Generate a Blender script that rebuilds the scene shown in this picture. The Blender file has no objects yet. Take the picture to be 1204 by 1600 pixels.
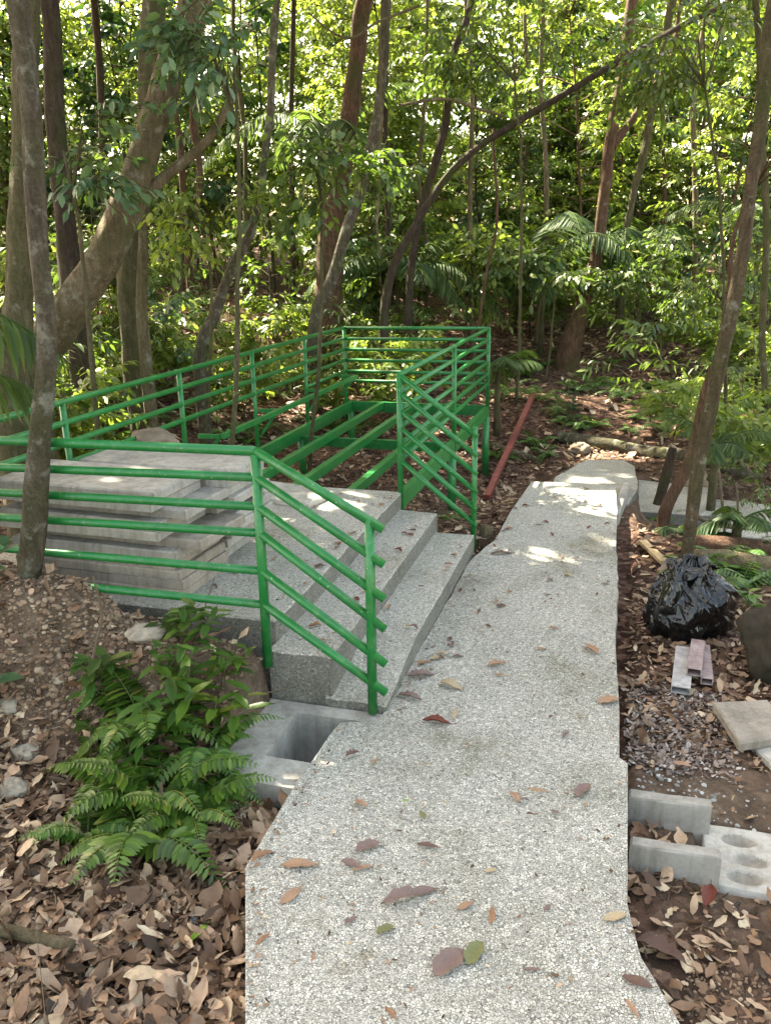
import bpy, math, random
import numpy as np
from mathutils import Vector, Matrix, noise as mnoise

# ------------------------------------------------------------------ camera, sky, sun, exposure
SC = bpy.context.scene
COL = SC.collection
RNG = np.random.default_rng(11)
random.seed(5)
rad = math.radians

FPX, PITCH, YAW, ROLL, EYE = 1300.0, rad(17.276), rad(16.773), rad(1.073), 1.88
X0 = Vector((math.cos(YAW), math.sin(YAW), 0))
HEAD = Vector((-math.sin(YAW), math.cos(YAW), 0))
FW = HEAD * math.cos(PITCH) - Vector((0, 0, math.sin(PITCH)))
U0 = HEAD * math.sin(PITCH) + Vector((0, 0, math.cos(PITCH)))
RX = X0 * math.cos(ROLL) - U0 * math.sin(ROLL)
UY = X0 * math.sin(ROLL) + U0 * math.cos(ROLL)
cd = bpy.data.cameras.new('camera'); cam = bpy.data.objects.new('camera', cd); COL.objects.link(cam)
M = Matrix.Identity(4)
for i in range(3):
    M[i][0], M[i][1], M[i][2] = RX[i], UY[i], -FW[i]
M.translation = Vector((0, 0, EYE))
cam.matrix_world = M
cd.sensor_fit = 'VERTICAL'; cd.sensor_height = 24.0; cd.lens = FPX / 1600 * 24
cd.clip_start = 0.05; cd.clip_end = 400
SC.camera = cam

SUN_AZ = math.atan2(-0.80, 0.42)          # towards the sun: from +Y, clockwise
SUN_EL = rad(52)
L_SUN = Vector((math.sin(SUN_AZ) * math.cos(SUN_EL), math.cos(SUN_AZ) * math.cos(SUN_EL), math.sin(SUN_EL)))
w = bpy.data.worlds.new('World'); SC.world = w; w.use_nodes = True
nt = w.node_tree; bg = nt.nodes['Background']
sky = nt.nodes.new('ShaderNodeTexSky'); sky.sky_type = 'NISHITA'; sky.sun_disc = False
sky.sun_elevation = SUN_EL; sky.sun_rotation = SUN_AZ; sky.dust_density = 3.0; sky.air_density = 1.0; sky.ozone_density = 0.6
wm = nt.nodes.new('ShaderNodeMix'); wm.data_type = 'RGBA'; wm.blend_type = 'MULTIPLY'; wm.inputs[0].default_value = 1.0
wm.inputs[7].default_value = (1.19, .98, .72, 1); nt.links.new(sky.outputs[0], wm.inputs[6]); nt.links.new(wm.outputs[2], bg.inputs[0]); bg.inputs[1].default_value = 0.115
sl = bpy.data.lights.new('sun', 'SUN'); sl.energy = 5.0; sl.angle = rad(0.5); sl.color = (1.0, 0.91, 0.72)
so = bpy.data.objects.new('sun', sl); COL.objects.link(so)
so.rotation_euler = (-L_SUN).to_track_quat('-Z', 'Y').to_euler(); so.location = L_SUN * 60
SC.view_settings.view_transform = 'Standard'; SC.view_settings.look = 'None'
SC.view_settings.gamma = 1.0; SC.view_settings.exposure = 3.3
SC.view_settings.use_curve_mapping = False
try:
    SC.cycles.max_bounces = 7; SC.cycles.diffuse_bounces = 4; SC.cycles.glossy_bounces = 2
    SC.cycles.transmission_bounces = 4; SC.cycles.transparent_max_bounces = 4
    SC.cycles.use_denoising = True; SC.cycles.sample_clamp_indirect = 6.0
except Exception:
    pass

# ------------------------------------------------------------------ pixel helpers (photo pixels, 1204 x 1600)
def ray(x, y):
    xs = (x - 602) / FPX; ys = (800 - y) / FPX
    return FW + RX * xs + UY * ys
def atD(x, y, D):
    d = ray(x, y); k = D / d.dot(HEAD)
    return Vector((0, 0, EYE)) + d * k
def atz(x, y, z):
    d = ray(x, y); k = (z - EYE) / d.z
    return Vector((0, 0, EYE)) + d * k
def depth_of(p):
    return (Vector(p) - Vector((0, 0, EYE))).dot(FW)

# ------------------------------------------------------------------ terrain height
def sst(a, b, x):
    t = np.clip((x - a) / (b - a), 0, 1); return t * t * (3 - 2 * t)
def gau(x, y, cx, cy, rx, ry):
    return np.exp(-((x - cx) / rx) ** 2 - ((y - cy) / ry) ** 2)
def hbase(x, y):
    x = np.asarray(x, float); y = np.asarray(y, float)
    h = np.full(np.broadcast(x, y).shape, -0.10)
    # bank rising behind the platform, to the left and to the back
    lf = sst(-3.3, -7.5, x) * sst(3.8, 6.5, y)
    h = h + 1.15 * lf
    bk = sst(9.2, 17.0, y)
    h = h + bk * (0.62 - 0.030 * np.clip(x + 2, -14, 12)) * (1 - 0.75 * lf)
    h = h + np.clip(y - 17, 0, 60) * 0.075
    h = h + np.clip(-x - 8, 0, 60) * 0.05 * sst(4, 9, y)
    # gully beside the far corner of the platform, and the fall to the right
    h = h - 0.30 * gau(x, y, -1.35, 8.0, 0.8, 1.5)
    h = h - 0.14 * sst(5.9, 7.6, y) * sst(-1.0, 0.2, x) * sst(11.5, 9.0, y)
    h = h - 0.34 * sst(0.5, 2.6, x) * sst(4.2, 6.4, y) * sst(13, 9, y)
    h = h - 0.10 * sst(0.6, 2.0, x) * sst(4.5, 3.0, y)
    # soil heap at the near left
    h = h + np.interp(x, [-2.7, -2.3, -2.1, -1.9, -1.7, -1.58, -1.47, -1.36, -1.22], [.60, .54, .44, .39, .38, .36, .30, .17, 0]) * np.exp(-((y - 2.86) / np.where(y < 2.86, .42, .6)) ** 2)
    h = h + 0.10 * gau(x, y, -3.2, 1.6, 1.2, 0.9)
    h = h + 0.15 * sst(-1.9, -3.6, x) * sst(3.4, 2.0, y)
    return h
def rough(x, y, s, seed=0):
    return mnoise.noise(Vector((x * s, y * s, seed * 7.3 + 0.5)))
def in_concrete(x, y, m=0.0):
    """under slabs, steps, landing, pad, catch basin"""
    return ((x > -0.97 - m) & (x < 0.07 + m) & (y > 2.8) & (y < 7.2 + m)) | \
           ((x > -3.35 - m) & (x < -0.9) & (y > 2.98 - m) & (y < 5.3 + m)) | \
           ((x > -1.065 + .48 * np.clip(1.95 - y, 0, .6) - m) & (x < 0.07 + .42 * np.clip(2.1 - y, 0, .7) + m) & (y > -3) & (y < 2.95)) | \
           ((x > -1.47 - m) & (x < -0.9) & (y > 2.42 - m) & (y < 3.02))
def h_at(x, y):
    x = float(x); y = float(y)
    h = float(hbase(x, y))
    far = min(1.0, max(0.0, (y - 6) / 8 + max(0, -x - 3) / 5))
    h += rough(x, y, 0.45, 1) * (0.05 + 0.22 * far)
    soil = math.exp(-((x + 2.6) / 0.9) ** 2 - ((y - 2.72) / 0.5) ** 2)
    h += rough(x, y, 3.0, 2) * (0.02 + 0.035 * far + 0.05 * soil)
    h += rough(x, y, 11.0, 3) * (0.007 + 0.032 * soil)
    h += rough(x, y, 27.0, 4) * (0.018 * soil)
    if in_concrete(np.float64(x), np.float64(y)):
        h = min(h, -0.16)
        if -1.44 < x < -0.9 and 2.44 < y < 3.0:
            h = -0.6
    if .32 < x < 1.07 and 2.42 < y < 2.78: h = min(h, -.2)
    if x > .06 and y > 6.1 and y < 8.4 and x < 4.2:
        k_ = min(1, (x - .06) / .12, (y - 6.1) / .5, (8.4 - y) / .3, (4.2 - x) / .3); h = h + (min(h, -.30 - .17 * x) - h) * k_
    return h
def ground_hit(x, y, tmax=60):
    o = Vector((0, 0, EYE)); d = ray(x, y); d = d / d.dot(HEAD)
    t = 0.8
    while t < tmax:
        p = o + d * t
        if p.z < h_at(p.x, p.y): return p
        t += 0.02 + t * 0.004
    return o + d * tmax

# ------------------------------------------------------------------ mesh accumulator
class Geo:
    def __init__(s): s.V = []; s.F = []; s.n = 0; s.M = []
    def add(s, V, F, mi=0):
        V = np.asarray(V, float).reshape(-1, 3)
        for f in F:
            f = np.asarray(f, int)
            if f.size:
                s.F.append(f + s.n); s.M.append(np.full(len(f), mi))
        s.V.append(V); s.n += len(V)
    def poly(s, V, faces, mi=0):
        by = {}
        for f in faces: by.setdefault(len(f), []).append(f)
        s.add(V, list(by.values()), mi)
    def box(s, lo, hi, rot=0, piv=None, bev=0.0, mi=0):
        x0, y0, z0 = lo; x1, y1, z1 = hi; b = bev
        if b > 0:
            V = []; ring = [(x0 + b, y0), (x1 - b, y0), (x1, y0 + b), (x1, y1 - b), (x1 - b, y1), (x0 + b, y1), (x0, y1 - b), (x0, y0 + b)]
            ins = [(x0 + b, y0 + b), (x1 - b, y0 + b), (x1 - b, y0 + b), (x1 - b, y1 - b), (x1 - b, y1 - b), (x0 + b, y1 - b), (x0 + b, y1 - b), (x0 + b, y0 + b)]
            V += [(a, c, z0 + b) for a, c in ring] + [(a, c, z1 - b) for a, c in ring]
            V += [(x0 + b, y0 + b, z1), (x1 - b, y0 + b, z1), (x1 - b, y1 - b, z1), (x0 + b, y1 - b, z1)]
            V += [(x0 + b, y0 + b, z0), (x1 - b, y0 + b, z0), (x1 - b, y1 - b, z0), (x0 + b, y1 - b, z0)]
            F = [(i, (i + 1) % 8, 8 + (i + 1) % 8, 8 + i) for i in range(8)]
            T = lambda i: 16 + [0, 1, 1, 2, 2, 3, 3, 0][i]
            Bt = lambda i: 20 + [0, 1, 1, 2, 2, 3, 3, 0][i]
            for i in range(8):
                j = (i + 1) % 8
                if T(i) != T(j): F += [(8 + i, 8 + j, T(j), T(i)), (j, i, Bt(i), Bt(j))]
                else: F += [(8 + i, 8 + j, T(i)), (j, i, Bt(i))]
            F += [(16, 17, 18, 19), (23, 22, 21, 20)]
        else:
            V = [(x, y, z) for z in (z0, z1) for x, y in ((x0, y0), (x1, y0), (x1, y1), (x0, y1))]
            F = [(3, 2, 1, 0), (4, 5, 6, 7), (0, 1, 5, 4), (1, 2, 6, 5), (2, 3, 7, 6), (3, 0, 4, 7)]
        V = np.array(V, float)
        if rot:
            c = np.array(piv if piv is not None else ((x0 + x1) / 2, (y0 + y1) / 2))
            q = V[:, :2] - c; cs, sn = math.cos(rot), math.sin(rot)
            V[:, 0] = q[:, 0] * cs - q[:, 1] * sn + c[0]; V[:, 1] = q[:, 0] * sn + q[:, 1] * cs + c[1]
        s.poly(V, F, mi)
    def beam(s, a, b, wd, ht, mi=0):
        a = Vector(a); b = Vector(b); d = (b - a); ln = d.length; d.normalize()
        sd = d.cross(Vector((0, 0, 1)))
        if sd.length < 1e-3: sd = Vector((1, 0, 0))
        sd.normalize(); up = sd.cross(d)
        V = [p + sd * (i * wd / 2) + up * (j * ht / 2) for p in (a, b) for i, j in ((-1, -1), (1, -1), (1, 1), (-1, 1))]
        s.poly(V, [(0, 1, 2, 3), (7, 6, 5, 4), (1, 0, 4, 5), (2, 1, 5, 6), (3, 2, 6, 7), (0, 3, 7, 4)], mi)
    def tube(s, pts, r, n=10, cap=True, jit=0.0, seed=0, mi=0):
        pts = [Vector(p) for p in pts]; m = len(pts)
        rr = [r] * m if not hasattr(r, '__len__') else list(r)
        tan = []
        for i in range(m):
            t = (pts[min(i + 1, m - 1)] - pts[max(i - 1, 0)]); t.normalize(); tan.append(t)
        ref = Vector((0, 0, 1)) if abs(tan[0].z) < 0.9 else Vector((1, 0, 0))
        sd = tan[0].cross(ref).normalized(); V = []
        for i in range(m):
            sd = (sd - tan[i] * sd.dot(tan[i])).normalized(); up = tan[i].cross(sd)
            for k in range(n):
                a = 2 * math.pi * k / n; q = rr[i]
                if jit:
                    q *= 1 + jit * (mnoise.noise(Vector((math.cos(a) * 1.3 + seed, math.sin(a) * 1.3, pts[i].z * 2.2 + pts[i].x + seed * 3))) + .45 * mnoise.noise(Vector((math.cos(a) * 4 + seed, math.sin(a) * 4, pts[i].z * 8 + seed))))
                V.append(pts[i] + (sd * math.cos(a) + up * math.sin(a)) * q)
        F = [(i * n + k, i * n + (k + 1) % n, (i + 1) * n + (k + 1) % n, (i + 1) * n + k) for i in range(m - 1) for k in range(n)]
        if cap: F += [tuple(range(n))[::-1], tuple((m - 1) * n + k for k in range(n))]
        s.poly(V, F, mi)
    def prism(s, poly, z0, z1, mi=0):
        n = len(poly)
        V = [(x, y, z0) for x, y in poly] + [(x, y, z1) for x, y in poly]
        F = [tuple(range(n))[::-1], tuple(range(n, 2 * n))] + [(i, (i + 1) % n, n + (i + 1) % n, n + i) for i in range(n)]
        s.poly(V, F, mi)
    def mesh(s, name, mats, smooth=False):
        me = bpy.data.meshes.new(name)
        V = np.concatenate(s.V) if s.V else np.zeros((0, 3))
        me.vertices.add(len(V)); me.vertices.foreach_set('co', V.astype(np.float32).ravel())
        nl = sum(f.size for f in s.F); npl = sum(len(f) for f in s.F)
        me.loops.add(nl); me.polygons.add(npl)
        me.loops.foreach_set('vertex_index', np.concatenate([f.ravel() for f in s.F]).astype(np.int32))
        tot = np.concatenate([np.full(len(f), f.shape[1]) for f in s.F]).astype(np.int32)
        st = np.concatenate([[0], np.cumsum(tot)[:-1]]).astype(np.int32)
        me.polygons.foreach_set('loop_start', st); 
        try: me.polygons.foreach_set('loop_total', tot)
        except Exception: pass
        if not isinstance(mats, (list, tuple)): mats = [mats]
        for m in mats: me.materials.append(m)
        if len(mats) > 1: me.polygons.foreach_set('material_index', np.concatenate(s.M).astype(np.int32))
        if not smooth: smooth = any(w_ in mats[0].name for w_ in ('leaf', 'fern', 'palm_green'))
        me.polygons.foreach_set('use_smooth', np.full(npl, bool(smooth)))
        me.update(calc_edges=True); me.validate()
        return me

def link(name, me, parent=None, loc=None):
    o = bpy.data.objects.new(name, me); COL.objects.link(o)
    if loc is not None: o.location = loc
    if parent is not None: o.parent = parent
    return o
def tag(o, label=None, cat=None, group=None, kind=None):
    if label: o['label'] = label
    if cat: o['category'] = cat
    if group: o['group'] = group
    if kind: o['kind'] = kind
    return o
def empty(name, loc, label, cat, group=None, rz=0):
    o = bpy.data.objects.new(name, None); COL.objects.link(o); o.location = loc; o.rotation_euler = (0, 0, rz)
    o.empty_display_size = 0.1
    return tag(o, label, cat, group)
def part(name, geo, mat, parent, smooth=False, label=None):
    """geo is in world coordinates; parent sits at its own location"""
    root = parent; off = Vector((0, 0, 0))
    while root is not None: off += root.location; root = root.parent
    for i in range(len(geo.V)): geo.V[i] = geo.V[i] - np.array(off)
    o = link(name, geo.mesh(name, mat, smooth), parent)
    if label: o['label'] = label
    return o
def dup(root, loc, rz=0.0, sc=1.0, label=None, group=None):
    r = root.copy(); COL.objects.link(r); r.location = loc; r.rotation_euler = (0, 0, rz)
    r.scale = (sc, sc, sc) if not hasattr(sc, '__len__') else sc
    if label: r['label'] = label
    if group: r['group'] = group
    for ch in list(root.children):
        c = ch.copy(); COL.objects.link(c); c.parent = r
        for g in list(ch.children):
            d = g.copy(); COL.objects.link(d); d.parent = c
    return r

# ------------------------------------------------------------------ materials
class N:
    def __init__(s, name):
        s.m = bpy.data.materials.new(name); s.m.use_nodes = True; s.t = s.m.node_tree
        s.b = s.t.nodes['Principled BSDF']; s.out = s.t.nodes['Material Output']
        s.co = s.t.nodes.new('ShaderNodeTexCoord')
    def n(s, typ, **k):
        o = s.t.nodes.new(typ)
        for a, v in k.items(): setattr(o, a, v)
        return o
    def l(s, a, b): s.t.links.new(a, b)
    def noise(s, scale, detail=6, rough=0.6, src=None, dist=0.0):
        o = s.n('ShaderNodeTexNoise'); o.inputs['Scale'].default_value = scale; o.inputs['Detail'].default_value = detail
        o.inputs['Roughness'].default_value = rough; o.inputs['Distortion'].default_value = dist
        s.l(src or s.co.outputs['Object'], o.inputs['Vector']); return o.outputs['Fac']
    def vor(s, scale, feature='F1', rnd=1.0, src=None):
        o = s.n('ShaderNodeTexVoronoi', feature=feature); o.inputs['Scale'].default_value = scale
        o.inputs['Randomness'].default_value = rnd
        s.l(src or s.co.outputs['Object'], o.inputs['Vector']); return o
    def ramp(s, fac, stops, interp='LINEAR'):
        o = s.n('ShaderNodeValToRGB'); o.color_ramp.interpolation = interp; e = o.color_ramp.elements
        while len(e) < len(stops): e.new(0.5)
        for q, (p, c) in zip(e, stops):
            q.position = p; q.color = (c, c, c, 1) if not hasattr(c, '__len__') else (*c, 1)
        s.l(fac, o.inputs[0]); return o.outputs[0]
    def mix(s, fac, a, b, mode='MIX'):
        o = s.n('ShaderNodeMix', data_type='RGBA', blend_type=mode)
        if hasattr(fac, 'links'): s.l(fac, o.inputs[0])
        else: o.inputs[0].default_value = fac
        for q, i in ((a, 6), (b, 7)):
            if hasattr(q, 'links'): s.l(q, o.inputs[i])
            else: o.inputs[i].default_value = (*q, 1)
        return o.outputs[2]
    def math(s, op, a, b=None):
        o = s.n('ShaderNodeMath', operation=op)
        for q, i in ((a, 0), (b, 1)):
            if q is None: continue
            if hasattr(q, 'links'): s.l(q, o.inputs[i])
            else: o.inputs[i].default_value = q
        return o.outputs[0]
    def bump(s, h, st=0.5, dist=0.01, prev=None):
        o = s.n('ShaderNodeBump'); o.inputs['Strength'].default_value = st; o.inputs['Distance'].default_value = dist
        s.l(h, o.inputs['Height'])
        if prev is not None: s.l(prev, o.inputs['Normal'])
        s.l(o.outputs[0], s.b.inputs['Normal']); return o.outputs[0]
    def col(s, c):
        if hasattr(c, 'links'): s.l(c, s.b.inputs['Base Color'])
        else: s.b.inputs['Base Color'].default_value = (*c, 1)
    def set(s, rough=None, spec=None, metal=None):
        if rough is not None:
            if hasattr(rough, 'links'): s.l(rough, s.b.inputs['Roughness'])
            else: s.b.inputs['Roughness'].default_value = rough
        if spec is not None: s.b.inputs['Specular IOR Level'].default_value = spec
        if metal is not None: s.b.inputs['Metallic'].default_value = metal

def mat_aggregate(name='washed_aggregate', dark=0.0):
    k = N(name)
    warp = k.noise(30, 2, 0.5)
    v = k.vor(112); e = k.vor(112, 'DISTANCE_TO_EDGE'); v2 = k.vor(230); e2 = k.vor(230, 'DISTANCE_TO_EDGE')
    sep = k.n('ShaderNodeSeparateColor'); k.l(v.outputs['Color'], sep.inputs[0])
    chips = k.ramp(sep.outputs[0], [(0, (.20, .195, .175)), (.08, (.33, .32, .285)), (.22, (.47, .455, .405)), (.65, (.58, .56, .50)), (1, (.65, .63, .57))])
    sep2 = k.n('ShaderNodeSeparateColor'); k.l(v2.outputs['Color'], sep2.inputs[0])
    small = k.ramp(sep2.outputs[0], [(0, (.24, .235, .21)), (.5, (.48, .465, .415)), (1, (.61, .59, .53))])
    sel = k.ramp(k.noise(45, 2, 0.5), [(.46, 0.0), (.56, 1.0)])
    c = k.mix(sel, chips, small)
    g1 = k.ramp(e.outputs['Distance'], [(0.0, 1.0), (0.075, 0.0)]); g2 = k.ramp(e2.outputs['Distance'], [(0.0, 1.0), (0.06, 0.0)])
    gap = k.mix(sel, g1, g2)
    c = k.mix(k.math('MULTIPLY', gap, 0.80), c, (.075, .070, .058))
    st = k.ramp(k.noise(1.6, 6, 0.65), [(.30, (.56, .54, .45)), (.42, (.86, .85, .80)), (.56, (1.0, .99, .96)), (.75, (1.08, 1.07, 1.04))])
    c = k.mix(1.0, c, st, 'MULTIPLY')
    st2 = k.ramp(k.noise(5.5, 5, 0.6), [(.24, (.62, .58, .45)), (.38, (1, 1, 1))])
    c = k.mix(0.8, c, st2, 'MULTIPLY')
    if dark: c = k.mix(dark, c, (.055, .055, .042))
    k.col(c); k.set(0.85, 0.3)
    hgt = k.math('SUBTRACT', 1.0, gap)
    k.bump(k.math('ADD', hgt, k.math('MULTIPLY', sep.outputs[1], 0.5)), 0.9, 0.006)
    return k.m
def mat_concrete(name, base, var=0.2, wet=0.0, fine=60):
    k = N(name)
    n1 = k.noise(3.0, 6, 0.65); n2 = k.noise(fine, 4, 0.6)
    lo = tuple(b * (1 - var * 1.4) for b in base); hi = tuple(min(1, b * (1 + var * .7)) for b in base)
    c = k.ramp(n1, [(.3, lo), (.55, base), (.75, hi)])
    mp = k.n('ShaderNodeMapping'); mp.inputs['Scale'].default_value = (14, 14, 1.5); k.l(k.co.outputs['Object'], mp.inputs['Vector'])
    c = k.mix(.55, c, k.ramp(k.noise(1.0, 6, .7, mp.outputs[0]), [(.36, (.50, .46, .38)), (.55, (1, 1, 1))]), 'MULTIPLY')
    c = k.mix(k.ramp(k.noise(7, 7, .75), [(.56, 0.0), (.70, .55)]), c, (.13, .12, .075))
    c = k.mix(0.5, c, k.ramp(n2, [(.3, (.72, .70, .66)), (.6, (1, 1, 1))]), 'MULTIPLY')
    v = k.vor(23); c = k.mix(k.ramp(v.outputs['Distance'], [(.03, .6), (.10, 0.0)]), c, tuple(b * .5 for b in base))
    k.col(c); k.set(0.8, 0.3); k.bump(k.noise(45, 6, .7), 0.35, 0.004); return k.m
def mat_bark(name, c1, c2, lichen=0.4, moss=0.2, scale=1.0):
    k = N(name)
    mp = k.n('ShaderNodeMapping'); mp.inputs['Scale'].default_value = (1, 1, 0.28); k.l(k.co.outputs['Object'], mp.inputs['Vector'])
    n1 = k.noise(26 * scale, 9, .72, mp.outputs[0], 0.5); n2 = k.noise(3.2 * scale, 4, .6)
    c = k.ramp(n1, [(.28, tuple(a * .45 for a in c1)), (.48, c1), (.72, c2)])
    if moss: c = k.mix(k.ramp(n2, [(.52 - moss * .3, 0.0), (.72, .8)]), c, (.055, .065, .018))
    if lichen:
        l1 = k.ramp(k.noise(11.0 * scale, 7, .7, None, .2), [(.66 - lichen * .16, 0.0), (.78 - lichen * .16, .6)])
        c = k.mix(l1, c, (.30, .30, .24))
    c = k.mix(.6, c, k.ramp(k.noise(70, 3, .6), [(.3, (.5, .5, .5)), (.65, (1, 1, 1))]), 'MULTIPLY')
    k.col(c); k.set(0.9, 0.2)
    k.bump(k.math('ADD', n1, k.math('MULTIPLY', k.noise(60, 4, .6), .5)), 1.0, 0.03); return k.m
def mat_leaf(name, ramp, trans=0.35, tcol=(.20, .34, .03), rough=.42, spec=.5):
    k = N(name)
    g = k.n('ShaderNodeNewGeometry')
    c = k.ramp(g.outputs['Random Per Island'], ramp)
    c = k.mix(.35, c, k.ramp(k.noise(30, 3, .6), [(.3, (.6, .6, .6)), (.7, (1, 1, 1))]), 'MULTIPLY')
    k.col(c); k.set(rough, spec)
    if trans:
        tr = k.n('ShaderNodeBsdfTranslucent')
        tc = k.mix(g.outputs['Random Per Island'], tuple(a * .6 for a in tcol), tcol)
        k.l(tc, tr.inputs[0])
        mx = k.n('ShaderNodeMixShader'); mx.inputs[0].default_value = trans
        k.l(k.b.outputs[0], mx.inputs[1]); k.l(tr.outputs[0], mx.inputs[2]); k.l(mx.outputs[0], k.out.inputs[0])
    return k.m
def mat_dead(name, ramp, rough=.6):
    k = N(name); g = k.n('ShaderNodeNewGeometry')
    c = k.ramp(g.outputs['Random Per Island'], ramp)
    c = k.mix(.7, c, k.ramp(k.noise(38, 5, .7), [(.3, (.5, .46, .42)), (.55, (1, 1, 1)), (.75, (1.0, .94, .86))]), 'MULTIPLY')
    k.col(c); k.set(rough, .35); k.bump(k.noise(60, 4, .6), .4, .004); return k.m
def mat_plain(name, c, rough=.6, spec=.4, nscale=20, var=.3, bump=.2):
    k = N(name)
    cc = k.ramp(k.noise(nscale, 6, .65), [(.3, tuple(a * (1 - var) for a in c)), (.7, tuple(min(1, a * (1 + var * .6)) for a in c))])
    k.col(cc); k.set(rough, spec); k.bump(k.noise(nscale * 3, 5, .6), bump, .004); return k.m

def mat_green_paint():
    k = N('green_gloss_paint')
    c = k.ramp(k.noise(5, 5, .6), [(.3, (.006, .120, .022)), (.7, (.011, .172, .034))])
    chip = k.ramp(k.noise(85, 3, .5), [(.70, 0.0), (.72, .8)])
    c = k.mix(chip, c, (.38, .40, .36))
    dust = k.ramp(k.noise(24, 6, .7), [(.48, 0.0), (.8, .40)])
    c = k.mix(dust, c, (.16, .26, .12))
    k.col(c); k.set(.36, .5); k.bump(k.noise(40, 3, .5), .08, .002)
    return k.m
def mat_ground():
    k = N('forest_floor')
    a = k.n('ShaderNodeAttribute'); a.attribute_name = 'soil'
    n1 = k.noise(9, 8, .7); n2 = k.noise(40, 5, .7); v = k.vor(26)
    sep = k.n('ShaderNodeSeparateColor'); k.l(v.outputs['Color'], sep.inputs[0])
    lit = k.ramp(sep.outputs[0], [(0, (.030, .017, .012)), (.4, (.075, .040, .028)), (.75, (.14, .08, .055)), (1, (.22, .14, .10))])
    lit = k.mix(.6, lit, k.ramp(n1, [(.3, (.4, .38, .35)), (.65, (1, 1, 1))]), 'MULTIPLY')
    so = k.ramp(n1, [(.28, (.060, .042, .030)), (.5, (.135, .098, .070)), (.72, (.23, .18, .135))])
    so = k.mix(.6, so, k.ramp(n2, [(.3, (.45, .43, .4)), (.65, (1.1, 1.08, 1.0))]), 'MULTIPLY')
    c = k.mix(a.outputs['Fac'], lit, so)
    k.col(c); k.set(.95, .15)
    k.bump(k.math('ADD', n1, k.math('MULTIPLY', n2, .5)), 1.0, .03); return k.m

MAT = {}
MAT['agg'] = mat_aggregate()
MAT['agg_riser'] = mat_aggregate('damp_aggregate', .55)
MAT['conc'] = mat_concrete('pale_render_concrete', (.42, .405, .36), .28)
MAT['conc_dirty'] = mat_concrete('grey_slab_concrete', (.34, .325, .29), .3)
MAT['conc_brown'] = mat_concrete('soiled_slab_concrete', (.30, .265, .22), .35)
MAT['green'] = mat_green_paint()
MAT['ground'] = mat_ground()
MAT['bark_lichen'] = mat_bark('grey_bark_with_lichen', (.090, .074, .050), (.17, .145, .105), .85, .3)
MAT['bark_pale'] = mat_bark('pale_brown_bark', (.15, .115, .068), (.26, .21, .135), .65, .4, .8)
MAT['bark_brown'] = mat_bark('mottled_brown_bark', (.085, .062, .036), (.165, .125, .075), .6, .35)
MAT['bark_dark'] = mat_bark('dark_bark', (.050, .036, .026), (.10, .075, .055), .15, .1)
MAT['bark_red'] = mat_bark('reddish_bark', (.10, .056, .034), (.20, .125, .085), .3, .15)
MAT['bark_olive'] = mat_bark('olive_bark', (.10, .085, .045), (.19, .165, .10), .35, .5)
MAT['twig'] = mat_plain('brown_twig', (.11, .085, .055), .9)
MAT['leaf_mid'] = mat_leaf('mid_green_leaf', [(0, (.030, .058, .012)), (.35, (.058, .105, .020)), (.75, (.100, .155, .030)), (1, (.18, .21, .05))], .36, (.18, .30, .030))
MAT['leaf_light'] = mat_leaf('light_green_leaf', [(0, (.060, .110, .018)), (.5, (.115, .180, .030)), (.85, (.19, .25, .045)), (1, (.32, .30, .09))], .48, (.34, .46, .05))
MAT['leaf_dark'] = mat_leaf('glossy_dark_leaf', [(0, (.013, .044, .021)), (.5, (.023, .075, .034)), (1, (.046, .111, .044))], .22, (.10, .22, .03), .34)
MAT['leaf_blue'] = mat_leaf('bluish_green_leaf', [(0, (.035, .080, .034)), (.5, (.070, .130, .055)), (1, (.14, .19, .09))], .3, (.14, .28, .05), .38)
MAT['fern'] = mat_leaf('fern_green', [(0, (.034, .085, .014)), (.5, (.065, .150, .022)), (.9, (.12, .22, .035)), (1, (.22, .24, .05))], .35, (.18, .36, .03), .45)
MAT['fern_deep'] = mat_leaf('deep_fern_green', [(0, (.026, .058, .008)), (.5, (.060, .125, .012)), (.9, (.11, .19, .022)), (1, (.25, .23, .04))], .25, (.10, .28, .02), .4)
MAT['palm'] = mat_leaf('palm_green', [(0, (.018, .045, .012)), (.6, (.036, .078, .020)), (1, (.09, .13, .035))], .3, (.20, .32, .05), .55, .3)
BR = [(0, (.034, .021, .012)), (.13, (.092, .053, .030)), (.34, (.180, .106, .060)), (.58, (.275, .175, .105)), (.8, (.36, .255, .170)), (.93, (.46, .34, .215)), (1, (.55, .46, .32))]
MAT['litter'] = mat_dead('brown_leaf_litter', BR)
MAT['litter_pale'] = mat_dead('grey_brown_leaf_litter', [(0, (.10, .075, .06)), (.5, (.22, .17, .14)), (.8, (.33, .28, .24)), (1, (.5, .46, .42))])

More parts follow.
